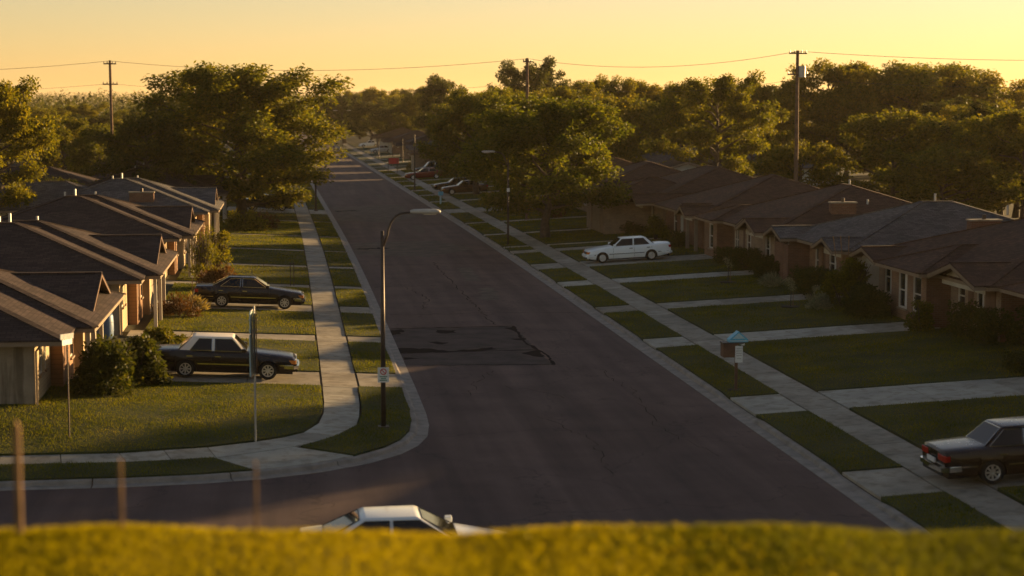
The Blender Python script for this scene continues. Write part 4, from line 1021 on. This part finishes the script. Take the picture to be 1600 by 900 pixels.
def car(x, y, head, label, paint_, L=5.0, W=1.78, wb=2.85, fo=.92, zr=1.40, cab=(.62, .20, -1.02, -1.55), roofmat=None, rims='spoke', boxy=True, cp=.90, hood=(.76, .92), deck=(.90, .94), cat='car', chrome='chrome', hatch=False, glass_extra=True, z=None, light='head_lens', lift=0):
    dirx = math.cos(head)
    zf, zb_ = zg(x + dirx * wb / 2, y), zg(x - dirx * wb / 2, y)
    t = thing('car', (x, y, (zf + zb_) / 2 + .016 + lift if z is None else z), label, cat)
    t.rotation_euler = Matrix.Rotation(head, 4, 'Z').to_euler()
    if z is None: t.rotation_euler = (Matrix.Rotation(head, 4, 'Z') @ Matrix.Rotation(-math.atan((zf - zb_) / wb), 4, 'Y')).to_euler()
    xF = wb / 2 + fo; xR = xF - L; Ra = .375
    xA, xB, xC, xD = cab
    top_pts = [(xR, deck[0] - .07), (xR + .05, deck[0]), (xR + .5, deck[0] + .02), (xD, deck[1]), (xA, hood[1]), (xF - .6, hood[0] + .07), (xF - .12, hood[0]), (xF, hood[0] - .10)]
    def top(q):
        for (a, za), (b, zb2) in zip(top_pts[:-1], top_pts[1:]):
            if q <= b: return za + (zb2 - za) * (q - a) / (b - a)
        return top_pts[-1][1]
    def hw(q):
        e = max(0, abs(q - (xF + xR) / 2) / (L / 2) - .62) / .38
        return W / 2 * (1 - (.10 if boxy else .17) * e ** 2.6)
    xs = set(np.linspace(xR, xF, 46).tolist()) | {xR + .02, xF - .02, xR + .05, xF - .12}
    for xw in (wb / 2, -wb / 2):
        xs = {q for q in xs if not abs(q - xw) < Ra + .02}
        xs |= {xw + Ra * math.cos(k * math.pi / 12) for k in range(13)} | {xw - Ra - .012, xw + Ra + .012}
    xs = sorted(xs)
    rows = []
    for q in xs:
        w = hw(q); s_ = top(q); e0 = .235
        if q < -wb / 2 - .5: e0 = .235 + .10 * (-wb / 2 - .5 - q) / .6
        if q > wb / 2 + .5: e0 = .235 + .06 * (q - wb / 2 - .5) / .5
        r = [[.89 * w, e0], [.965 * w, e0 + .10], [1.0 * w, .54], [.985 * w, s_ - .14], [.955 * w, s_ - .035], [.87 * w, s_ + .012], [.5 * w, s_ + .035], [0, s_ + .045]]
        for xw in (wb / 2, -wb / 2):
            if abs(q - xw) < Ra + 1e-6:
                zm = .30 + math.sqrt(max(0, Ra * Ra - (q - xw) ** 2))
                for k in range(4): r[k][1] = max(r[k][1], zm + k * .0015)
        rows.append([(q, a, b) for a, b in r])
    mb = MB(); m = len(rows[0]); full = []
    for r in rows: full.append(r + [(q, -a, b) for q, a, b in r[-2::-1]])
    M = len(full[0])
    mb.v = [p for r in full for p in r]
    mb.f = [(i * M + k, i * M + k + 1, (i + 1) * M + k + 1, (i + 1) * M + k) for i in range(len(full) - 1) for k in range(M - 1)]
    mb.f += [tuple(range(M)), tuple(range((len(full) - 1) * M, len(full) * M))[::-1]]
    b = mb.build('body', paint_, t, smooth=True)
    try:
        bm = bmesh.new(); bm.from_mesh(b.data); bmesh.ops.dissolve_degenerate(bm, dist=1e-4, edges=bm.edges); bm.to_mesh(b.data); bm.free()
        b.data.set_sharp_from_angle(angle=R(32))
    except Exception: pass
    MB().box((xR + .12, -W / 2 + .17, .20), (xF - .12, W / 2 - .17, .62)).build('underbody', 'dark_void', t)
    # cabin
    wA, wr = .845 * W / 2, .66 * W / 2
    zA, zD = hood[1] + .0, deck[1] + .0
    cv = [(xA, wA, zA), (xB, wr, zr), (xC, wr * .98, zr - .01), (xD, wA * .97, zD)]
    cvb = [(q, w_, z_ - .06) if i in (0, 3) else (q, w_, z_) for i, (q, w_, z_) in enumerate(cv)]
    vsn = cvb + [(q, -w_, z_) for q, w_, z_ in cvb]
    rm = ((xB + xC) / 2, 0, zr + .035)
    bm = bmesh.new(); bv = [bm.verts.new(p) for p in vsn]
    for f in ((0, 1, 2, 3), (7, 6, 5, 4), (0, 4, 5, 1), (1, 5, 6, 2), (2, 6, 7, 3)): bm.faces.new([bv[i] for i in f])
    bmesh.ops.recalc_face_normals(bm, faces=bm.faces)
    bmesh.ops.bevel(bm, geom=[e for e in bm.edges if len(e.link_faces) == 2], offset=.055, segments=3, affect='EDGES', profile=.5)
    me = bpy.data.meshes.new('cabin'); bm.to_mesh(me); bm.free()
    cabo = mobj('cabin', me, roofmat or paint_, t, True)
    try: me.set_sharp_from_angle(angle=R(40))
    except Exception: pass
    A, B, C, D = [Vector(p) for p in cv]
    def pane(name, quad, ins, mat='glass_dark', off=.007):
        n = (quad[1] - quad[0]).cross(quad[3] - quad[0]).normalized()
        cen = sum(quad, Vector()) / 4
        if n.dot(cen - Vector((cen.x * .6, 0, .7))) < 0: n = -n
        q = [p + n * off for p in quad]
        return MB().add(q + [p - n * .02 for p in q], [(0, 1, 2, 3), (0, 1, 5, 4), (1, 2, 6, 5), (2, 3, 7, 6), (3, 0, 4, 7)]).build(name, mat, t), q
    def lerp2(a, b2, c2, d2, s_, tt): return a.lerp(d2, s_).lerp(b2.lerp(c2, s_), tt)
    for sg in (1, -1):
        k = Vector((1, sg, 1)); q = [Vector((p.x, p.y * sg, p.z)) for p in (A, B, C, D)]
        cuts = [(.055, .475), (.515, cp)]
        for s0, s1 in cuts:
            poly = [lerp2(*q, s0, .05), lerp2(*q, s0 + .01, .86), lerp2(*q, s1 - .01, .86), lerp2(*q, s1, .05)]
            o, qq = pane('side_window', poly, 0)
            tr = MB()
            for a_, b_ in zip(qq, qq[1:] + qq[:1]): tr.bar(a_, b_, .016, .016)
            tr.build('window_trim', chrome, o)
        # mirror, handles, trim strip, door seams
        my = sg * (W / 2 * .93)
        MB().box((xA - .22, my, zA + .02), (xA - .06, my + sg * .16, zA + .15)).build('mirror', paint_, t, bevel=.02)
        zb1 = (hood[1] + deck[1]) / 2
        for hx_ in ((xA + xD) / 2 + .10, xD + .35): MB().box((hx_ - .02, sg * (W / 2 - .015), zb1 - .17), (hx_ + .18, sg * (W / 2 + .02), zb1 - .135)).build('door_handle', chrome, t)
        for a_, b_ in ((-wb / 2 + Ra + .04, wb / 2 - Ra - .04), (wb / 2 + Ra + .03, xF - .12), (xR + .14, -wb / 2 - Ra - .03)):
            ya, yb = hw(a_) + .004, hw(b_) + .004
            MB().bar((a_, sg * ya, .515), (b_, sg * yb, .515), .02, .035).build('side_trim', chrome if boxy else 'black_trim', t)
        for sx in (xA - .05, (xA + xD) / 2 - .02, xD + .22):
            MB().bar((sx, sg * (W / 2 + .0005), .30), (sx, sg * (W / 2 * .985 + .0005), zb1 - .10), .012, .008).build('door_seam', 'dark_void', t)
        # lamps
        MB().box((xF - .10, sg * .40, hood[0] - .19), (xF + .012, sg * hw(xF) * .98, hood[0] - .045)).build('headlight', light, t, bevel=.015)
        MB().box((xF - .26, sg * (hw(xF) * .96), hood[0] - .19), (xF - .02, sg * (hw(xF - .1) + .006), hood[0] - .06)).build('turn_lamp', 'amber_lens', t, bevel=.01)
        MB().box((xR - .012, sg * .36, deck[0] - .25), (xR + .06, sg * hw(xR) * .985, deck[0] - .08)).build('tail_light', 'red_lens', t, bevel=.012)
        MB().box((xR + .0, sg * hw(xR) * .95, deck[0] - .25), (xR + .16, sg * (hw(xR + .1) + .004), deck[0] - .10)).build('side_marker', 'red_lens', t, bevel=.01)
    mir = lambda p: Vector((p.x, -p.y, p.z))
    for nm, a_, b_, s0 in (('windscreen', A, B, .06), ('rear_window', D, C, .08)):
        q = [a_, b_, mir(b_), mir(a_)]
        ce = lambda u_, v_: q[0].lerp(q[3], u_).lerp(q[1].lerp(q[2], u_), v_)
        o, qq = pane(nm, [ce(.06, .07), ce(.08, .90), ce(.92, .90), ce(.94, .07)], 0)
        tr = MB()
        for e0, e1 in zip(qq, qq[1:] + qq[:1]): tr.bar(e0, e1, .018, .018)
        tr.build('window_trim', chrome, o)
    MB().box((xF - .02, -.38, hood[0] - .20), (xF + .02, .38, hood[0] - .05)).build('grille', chrome if boxy else 'black_trim', t, bevel=.01)
    for nm, xe, sgn in (('front_bumper', xF, 1), ('rear_bumper', xR, -1)):
        w0 = hw(xe - sgn * .3) + .015; w1 = hw(xe) * .93
        pts = [(xe - sgn * .42, w0, .47), (xe - sgn * .10, w0 * .99, .46), (xe + sgn * .05, w1, .455), (xe + sgn * .085, 0, .455), (xe + sgn * .05, -w1, .455), (xe - sgn * .10, -w0 * .99, .46), (xe - sgn * .42, -w0, .47)]
        bmp = MB()
        for p, q2 in zip(pts[:-1], pts[1:]): bmp.bar(p, q2, .07, .12)
        bo = bmp.build(nm, chrome if boxy else paint_, t)
        MB().box((xe + sgn * .0, -w1 * .9, .28), (xe + sgn * .04, w1 * .9, .40)).build('valance', 'black_trim', bo)
    pl = MB().box((xR - .075, -.26, .56), (xR - .035, .26, .68)); pl.build('number_plate', 'sign_white', t)
    for wx in (wb / 2, -wb / 2):
        for sg in (1, -1):
            o = bpy.data.objects.new('wheel', HUB); COL.objects.link(o); o.parent = t; o.location = (wx, sg * (W / 2 - .135), WR)
            if sg > 0: o.rotation_euler = (0, 0, math.pi)
            for nm, me_ in (('tyre', TYRE), ('rim', RIMS[rims])):
                p = bpy.data.objects.new(nm, me_); COL.objects.link(p); p.parent = o
    return t
car(-2.25, 63.35, 0, 'black sedan with cream vinyl roof on the nearest left drive', 'paint_black', L=5.15, W=1.84, wb=2.84, fo=.98, zr=1.43, cab=(.72, .18, -1.18, -1.72), roofmat='vinyl_cream', cp=.83)
car(-1.75, 85.05, 0, 'black sedan with chrome strip on the second left drive', 'paint_black', L=5.05, W=1.80, wb=2.92, fo=.88, zr=1.43, cab=(.78, .02, -1.15, -1.95), boxy=True, cp=.86, hood=(.74, .95), deck=(.93, .97))
car(20.2, 106.9, math.pi, 'white sedan parked on the drive before the tan garage wall', 'paint_white', L=5.15, W=1.80, wb=3.0, fo=.92, zr=1.43, cab=(.88, .25, -1.20, -1.75), boxy=False, rims='cap', cp=.88, chrome='black_trim', light='amber_lens', hood=(.76, .95), deck=(.97, .97))
car(19.1, 43.9, 0, 'dark sedan seen from its rear corner at the right edge', 'paint_oxblood', L=5.0, W=1.80, wb=2.8, fo=.95, zr=1.43, cab=(.60, .1, -.98, -1.55), cp=.95)
car(-2.0, 162.6, 0, 'dark green car half hidden by the big left tree', 'paint_green', L=4.7, wb=2.7, fo=.9, cab=(.7, 0, -1.1, -1.7), boxy=False)
car(17.3 + c(190) + 1.9, 189.0, math.pi + .06, 'bronze dark sedan, nearer of the pair under the right street trees', 'paint_bronze', L=4.8, wb=2.7, fo=.92, cab=(.65, .0, -1.1, -1.7), boxy=False, rims='cap')
car(17.3 + c(196) + 1.7, 196.5, math.pi + .06, 'black sedan, farther of the pair under the right street trees', 'paint_black', L=4.8, wb=2.7, fo=.92, cab=(.65, .0, -1.1, -1.7), boxy=False, rims='cap')
car(17.0 + c(228) + 1.4, 227.0, math.pi, 'maroon sedan crossing the right walk with silver nose', 'paint_maroon', L=5.2, wb=2.95, fo=.95, cab=(.8, .1, -1.25, -1.9), boxy=False, rims='cap')
car(17.6 + c(243) + 3.0, 242, math.pi + .1, 'dark hatchback with pale windscreen behind the maroon sedan', 'paint_green', L=4.5, wb=2.6, fo=.85, zr=1.6, cab=(.9, .2, -1.4, -1.8), boxy=False)
car(18.0 + c(340) + 2.4, 343, math.pi, 'small silver car far up the right side', 'paint_silver', L=4.6, wb=2.65, fo=.9, boxy=False)
car(18.0 + c(386) + 2.6, 387, math.pi, 'pale car beyond the small silver car', 'paint_white', L=4.6, wb=2.65, fo=.9, boxy=False)
car(2.45, 37.1, 0, 'pale car on the side street, cut off by the grassy bank', 'paint_white', L=4.6, W=1.76, wb=2.66, fo=.92, zr=1.42, cab=(1.02, .12, -1.0, -1.9), boxy=False, rims='cap', cp=.9, z=.01, hood=(.74, .93), deck=(.96, .98), chrome='black_trim')

# ---------------------------------------------------------------- lamps, poles, wires, signs
def lamp(x, y, sgx, h, reach, label, group='street lamps', double=False):
    t = thing('street_lamp', (x, y, zg(x, y)), label, 'street lamp', group)
    MB().tube([(0, 0, -.2), (0, 0, h * .5), (0, 0, h)], [.08, .07, .055], 10).build('pole', 'dark_metal', t, smooth=True)
    MB().box((-.17, -.17, 0), (.17, .17, .07)).build('base_plate', 'dark_metal', t, bevel=.01)
    for s_ in ((1, -1) if double else (sgx,)):
        pts = [(0, 0, h - .55)] + [(s_ * (.15 + reach * .62 * (1 - math.cos(a))), 0, h - .25 + .78 * math.sin(a)) for a in np.linspace(.15, math.pi / 2, 7)]
        xe, ze = pts[-1][0], pts[-1][2]; pts.append((xe + s_ * .25, 0, ze + .02))
        MB().tube(pts, .036, 8).build('arm', 'dark_metal', t, smooth=True)
        xh = xe + s_ * .2
        hd = MB(); secs = [(0, .05, .05), (.12, .10, .08), (.40, .14, .09), (.75, .15, .085), (.88, .11, .06), (.92, .04, .03)]
        for q, w, d in secs:
            hd.v += [(xh + s_ * q, w * math.cos(a), ze + .03 + d * math.sin(a) * (1 if math.sin(a) > 0 else .7)) for a in np.linspace(0, 2 * math.pi, 12, endpoint=False)]
        for i in range(len(secs) - 1):
            for k in range(12): hd.f.append((i * 12 + k, i * 12 + (k + 1) % 12, (i + 1) * 12 + (k + 1) % 12, (i + 1) * 12 + k))
        hd.f += [tuple(range(12)), tuple(range(60, 72))]
        ho = hd.build('lamp_head', 'lamp_grey', t, smooth=True)
        MB().box((xh + s_ * .40, -.10, ze - .055), (xh + s_ * .78, .10, ze - .02)).build('lens', 'head_lens', ho, bevel=.01)
    return t
l1 = lamp(2.75, 53.7, 1, 6.0, .8, 'tall street lamp on the near corner, curved arm over the road')
pl = MB().box((-.17, -.125, 1.42), (.17, -.112, 1.88)).build('no_parking_sign', 'sign_white', l1); pl['label'] = 'small white parking sign strapped to the pole'
rg = MB()
for i in range(16):
    a, b_ = 2 * math.pi * i / 16, 2 * math.pi * (i + 1) / 16
    rg.bar((.085 * math.cos(a), -.128, 1.75 + .085 * math.sin(a)), (.085 * math.cos(b_), -.128, 1.75 + .085 * math.sin(b_)), .006, .028)
rg.bar((-.06, -.128, 1.81), (.06, -.128, 1.69), .006, .024)
rg.build('red_ring', 'sign_red', pl)
g = MB()
for z_, w in ((1.60, .11), (1.545, .08), (1.49, .12)): g.box((-w, -.130, z_ - .014), (w, -.126, z_ + .014))
g.build('lettering', 'sign_green', pl)
l2 = lamp(15.1 + c(122), 122.8, -1, 5.9, .9, 'street lamp on the right before the middle street tree, arm to the road')
MB().box((-.1, -.10, 3.7), (.1, -.088, 3.95)).build('tag_plate', 'sign_white', l2)
lamp(15.3 + c(400), 398, -1, 7.5, 1.1, 'double-armed street lamp far up the street', double=True)
def pole(x, y, h, r, name, label, cat, mat='dark_metal', group=None):
    t = thing(name, (x, y, zg(x, y) if abs(x) < 30 else .5), label, cat, group)
    MB().tube([(0, 0, -.3), (0, 0, h)], [r, r * .75], 8).build('shaft', mat, t); return t
def collar(t, h, r):
    MB().tube([(0, 0, 0), (0, 0, .12)], r * 2.2, 10).build('base_collar', 'dark_metal', t); MB().tube([(0, 0, h - .03), (0, 0, h + .03)], r * 1.1, 8).build('cap', 'dark_metal', t)
for x, y, h, lb in ((15.0 + c(201), 201, 6.2, 'plain dark pole on the right parkway, left of the maroon sedan'), (2.95 + c(164), 164, 6.0, 'plain dark pole on the left parkway beside the big tree'), (16 + c(470), 470, 8, 'thin pale pole at the far end of the street')):
    collar(pole(x, y, h, .09, 'street_pole', lb, 'pole'), h, .09)
for x, y, h, lb in ((17.9 + c(312), 312, 2.9, 'short dark post on the far right walk, farthest'), (18.2 + c(282), 282, 3.2, 'short dark post on the far right walk, second'), (20.4 + c(290), 290, 3.6, 'short dark post on the far right lawn')):
    collar(pole(x, y, h, .06, 'yard_post', lb, 'post'), h, .06)
tpn = thing('post_pair', (.1, 95.3, zg(.1, 95.3)), 'pair of thin upright posts on the left lawn beyond the second black car', 'post')
for dx in (-.09, .09): MB().tube([(dx, 0, -.2), (dx, 0, 1.25)], .022, 6).build('post', 'dark_metal', tpn)
MB().bar((-.12, 0, 1.2), (.12, 0, 1.2), .03, .03).build('crossbar', 'dark_metal', tpn)
t = thing('marker_stake', (-4.35, 80.9, zg(-4.4, 80.9)), 'thin wooden stake behind the second black car', 'stake')
MB().tube([(0, 0, -.2), (0, 0, 1.75)], .022, 6).build('shaft', 'old_wood', t); MB().box((-.035, -.035, 1.70), (.035, .035, 1.78)).build('cap', 'trim_white', t)

# street sign on the corner lawn, seen edge on
t = thing('street_sign', (-1.05, 51.6, zg(-1.05, 51.6)), 'tall sign post on the corner lawn, its boards seen edge on', 'sign')
MB().tube([(0, 0, -.3), (0, 0, 3.95)], .03, 8).build('post', 'galv', t)
for z0, z1, w, a in ((1.95, 3.15, .62, 84), (3.2, 3.82, .5, 85)):
    o = MB().box((-w / 2, -.012, z0), (w / 2, .012, z1)).build('sign_board', 'sign_paleblue', t); o.rotation_euler = (0, 0, R(a)); o.location = (-.09, -.05, 0)
    f = MB().box((-w / 2 - .02, -.03, z0 - .02), (w / 2 + .02, -.022, z0 + .02)).box((-w / 2 - .02, -.03, z1 - .02), (w / 2 + .02, -.022, z1 + .02)).build('board_frame', 'galv', o)
o = MB().box((-.35, -.01, 2.0), (.35, .01, 3.75)).build('sign_board', 'trim_brown', t); o.rotation_euler = (0, 0, R(92)); o.location = (.06, .02, 0)
MB().tube([(-.16, 0, 3.55), (.1, 0, 3.55)], .025, 6).build('bracket', 'galv', t); MB().tube([(-.16, 0, 3.25), (.1, 0, 3.25)], .025, 6).build('bracket', 'galv', t)
# slim post with a small lit plate
t = thing('street_name_post', (-6.35, 51.9, zg(-6.35, 51.9)), 'slim post with a small pale plate on the corner lawn before the house', 'sign')
MB().tube([(0, 0, -.3), (0, 0, 2.75)], .022, 8).build('post', 'dark_metal', t)
o = MB().box((-.24, -.012, 2.74), (.24, .012, 2.90)).build('name_plate', 'sign_white', t); o.rotation_euler = (0, 0, R(62))
o = MB().box((-.24, -.012, 2.905), (.24, .012, 3.06)).build('name_plate', 'sign_white', t); o.rotation_euler = (0, 0, R(48))

# letterbox with blue gable on the right parkway
t = thing('letterbox', (15.1, 59.3, zg(15.1, 59.3) + .04), 'post-mounted brown letterbox with a blue gable-shaped top on the right parkway', 'letterbox')
MB().box((-.045, -.045, -.3), (.045, .045, 1.35)).build('post', 'trim_brown', t)
MB().box((-.5, -.22, 1.15), (.02, .24, 1.62)).build('box', 'trim_brown', t, bevel=.015)
MB().box((-.52, -.24, 1.62), (.20, .26, 1.66)).build('lid', 'dark_metal', t)
MB().box((-.1, -.26, .98), (.16, -.235, 1.55)).build('notice', 'sign_white', t)
g = MB()
for z_, w in ((1.46, .09), (1.38, .10), (1.30, .09), (1.22, .10), (1.12, .07)): g.box((.03 - w, -.268, z_ - .012), (.03 + w, -.262, z_ + .012))
g.build('lettering', 'lamp_grey', t)
gb = MB().prism([(-.30, -.2, 1.67), (.36, -.2, 1.67), (.36, -.2, 1.76), (.03, -.2, 2.04), (-.30, -.2, 1.76)], (0, .34, 0)).build('gable_top', 'sign_blue', t)
MB().prism([(-.19, -.206, 1.79), (.25, -.206, 1.79), (.03, -.206, 1.985)], (0, -.006, 0)).build('gable_panel', 'sign_paleblue', gb)
MB().box((-.28, -.207, 1.70), (.34, -.203, 1.735)).build('gable_band', 'sign_paleblue', gb)
MB().box((.12, -.2, 1.56), (.24, .1, 1.62)).build('flag', 'sign_white', t)
MB().tube([(0, 0, -.02), (0, 0, .02)], .28, 14).build('soil_ring', 'joint_dirt', t)
# pedestal by the drive, far right
t = thing('utility_pedestal', (15.2 + c(173), 173, zg(15.2, 173)), 'pale post with a small dark box near the right drive', 'post')
MB().box((-.08, -.08, -.1), (.08, .08, 1.1)).build('post', 'sign_paleblue', t); MB().box((-.22, -.2, .85), (.25, .2, 1.2)).build('box', 'sign_blue', t, bevel=.02)
# red yard sign
t = thing('yard_sign', (16.0 + c(252), 250, zg(16, 250)), 'red board on two legs beside the right walk', 'sign')
for dx in (-.62, .62): MB().tube([(dx, 0, -.1), (dx, 0, 2.0)], .05, 6).build('leg', 'dark_metal', t)
MB().box((-.55, -.03, 1.2), (.85, .03, 2.0)).build('board', 'sign_red', t)
# blue barrel beside the second house
t = thing('barrel', (-7.35, 72.3, zg(-7.35, 72.3)), 'blue barrel standing against the grey side wall', 'barrel')
MB().tube([(0, 0, 0), (0, 0, .1), (0, 0, .5), (0, 0, .9), (0, 0, .98)], [.30, .33, .35, .33, .30], 16).build('drum', 'bin_blue', t, smooth=True)
for z_ in (.32, .66): MB().tube([(0, 0, z_ - .015), (0, 0, z_ + .015)], .358, 16).build('hoop', 'bin_blue', t)

# utility poles and lines
def upole(x, y, h, label, arms, trans=False):
    t = thing('utility_pole', (x, y, .4), label, 'utility pole', 'wooden utility poles')
    MB().tube([(0, 0, -.5), (.03, 0, h / 2), (0, 0, h)], [.17, .14, .11], 10).build('pole', 'pole_wood', t)
    for z_, w in arms:
        a = MB().bar((-w / 2, -.12, z_), (w / 2, -.12, z_), .10, .11).build('crossarm', 'pole_wood', t)
        for s_ in (-1, -.45, .45, 1): MB().tube([(s_ * w / 2 * .92, -.12, z_ + .04), (s_ * w / 2 * .92, -.12, z_ + .22)], [.05, .03], 7).build('insulator', 'insulator', a)
    if trans: MB().tube([(.32, -.15, h - 1.9), (.32, -.15, h - 1.1)], .26, 12).build('transformer', 'galv', t)
    return t
UP = [(px(-420, 178), 178, 13.2), (-15.6, 163, 13.3), (19.4, 146, 13.2), (36.3, 126, 13.3), (75, 112, 13.6)]
upole(*UP[1], 'utility pole on the left rising above the tree line', [(13.0, 1.1), (11.2, 1.3)])
upole(*UP[2], 'utility pole in the middle above the street trees', [(12.9, .7)])
upole(*UP[3], 'utility pole on the right with a transformer can', [(13.1, 1.3), (11.6, 1.5)], True)
def wire(a, b, sag, label, r=.014):
    a, b = Vector(a), Vector(b)
    pts = [a.lerp(b, i / 20) - Vector((0, 0, sag * 4 * (i / 20) * (1 - i / 20))) for i in range(21)]
    return tag(MB().tube(pts, r, 5).build('power_line', 'wire'), label, 'cable', 'overhead power lines')
spans = ['from beyond the left edge to the left pole', 'between the left and middle poles', 'between the middle and right poles', 'from the right pole out at the right edge']
for i in range(4):
    a, b = UP[i], UP[i + 1]
    for zo, nm, sg_ in ((-.1, 'upper', .9), (-2.1, 'lower', .8)):
        wire((a[0], a[1] - .12, a[2] + .45 + zo), (b[0], b[1] - .12, b[2] + .45 + zo), sg_, '%s power line %s' % (nm, spans[i]), .016 if zo > -1 else .011)

# ---------------------------------------------------------------- foreground bank with rough grass and stakes
yaw = R(7.087); rd = Vector((math.cos(yaw), -math.sin(yaw), 0)); fd = Vector((math.sin(yaw), math.cos(yaw), 0))
def bankz(d):
    if d < 12: return 7.075 + .02 * (12 - d)
    return 7.075 - 7.1 * min(1, (d - 12) / 22)
mb = MB(); ds = [0.5, 4, 8, 9, 10, 11, 11.5, 12, 12.6, 14, 17, 20, 24, 28, 31, 34]; ls = list(np.linspace(-14, 14, 57))
bank_rnd = random.Random(3)
for d in ds:
    for l in ls:
        p = rd * l + fd * d
        mb.v.append((p.x, p.y, bankz(d) + (.02 * math.sin(l * 1.7 + d) + .012 * math.sin(l * 4.1)) * (1 if d < 30 else 0)))
n_ = len(ls)
mb.f = [(j * n_ + i, j * n_ + i + 1, (j + 1) * n_ + i + 1, (j + 1) * n_ + i) for j in range(len(ds) - 1) for i in range(n_ - 1)]
tag(mb.build('embankment', 'soil_grass', recalc=False), 'grassy bank in the foreground', kind='structure')
rng = np.random.default_rng(12)
def bank_blades(n, pick):
    l = rng.uniform(-6, 6, n); d = rng.uniform(9.0, 13.6, n)
    dry = pick(l, d); l, d = l[dry], d[dry]; N = len(l)
    z = np.array([bankz(q) for q in d]) + .02 * np.sin(l * 1.7 + d) + .012 * np.sin(l * 4.1)
    p = np.stack([rd.x * l + fd.x * d, rd.y * l + fd.y * d, z], 1)
    h = rng.uniform(.025, .06, N) * (1 + .2 * np.sin(l * 1.1)); az = rng.uniform(0, 2 * np.pi, N); w = .0024
    side = np.stack([np.cos(az) * w, np.sin(az) * w, 0 * az], 1)
    ln = rng.normal(size=(N, 2)) * .5 * h[:, None]; mid = p + np.stack([ln[:, 0] * .3, ln[:, 1] * .3, h * .6], 1); tip = p + np.stack([ln[:, 0], ln[:, 1], h * .95], 1)
    v = np.stack([p - side, p + side, mid + side * .8, tip], 1)
    v2 = np.stack([p - side, mid + side * .8, tip, mid - side * .8], 1)
    vv = np.concatenate([v, v2], 0).reshape(-1, 3)
    return vv, np.arange(len(vv)).reshape(-1, 4)
def mixf(l, d): return .5 + .5 * np.tanh((-l + .9 + 1.0 * np.sin(d * 1.3 + l * .8)) * .8)  # gold at left, green at right: sun and shade put into blade colour
for nm, mat, pk in (('bank_grass', 'grass_dry_sunlit', lambda l, d: rng.random(len(l)) < mixf(l, d)), ('bank_grass', 'grass_green_shaded', lambda l, d: rng.random(len(l)) > mixf(l, d))):
    v, f = bank_blades(150000, pk)
    tag(mobj(nm, npmesh(nm, v, f), mat), 'dry grass along the foreground bank, coloured golden as if sunlit' if mat == 'grass_dry_sunlit' else 'rough grass along the foreground bank, coloured greener for the shaded end', 'grass', kind='stuff')
for u, hgt, w, lb in ((15, .80, .045, 'tallest weathered stake on the bank at the left edge'), (178, .56, .026, 'thin short stake on the bank right of the tallest one'), (393, .55, .022, 'third thin stake on the bank')):
    d = 11.9; l = (u - 800) / 2800 * d; p = rd * l + fd * d
    t = thing('fence_stake', (p.x, p.y, bankz(d) - .05), lb, 'stake', 'stakes on the foreground bank')
    MB().box((-w / 2, -w / 2, -.3), (w / 2, w / 2, hgt)).build('shaft', 'old_wood', t, bevel=.004)
    MB().prism([(-w / 2, -w / 2, hgt), (w / 2, -w / 2, hgt), (0, -w / 2, hgt + w)], (0, w, 0)).build('point', 'old_wood', t)

# ---------------------------------------------------------------- evening haze
hm = bpy.data.materials.new('haze'); hm.use_nodes = True; t_ = hm.node_tree; t_.nodes.clear()
pv = t_.nodes.new('ShaderNodeVolumePrincipled'); pv.inputs['Color'].default_value = (1.0, .86, .62, 1); pv.inputs['Density'].default_value = .00007; pv.inputs['Anisotropy'].default_value = .3
ou = t_.nodes.new('ShaderNodeOutputMaterial'); t_.links.new(pv.outputs[0], ou.inputs['Volume'])
hz = MB().box((-4200, -70, -1.5), (4200, 7200, 60)).build('haze', None); hz.data.materials.append(hm)
tag(hz, 'thin warm evening haze over the neighbourhood', kind='stuff')
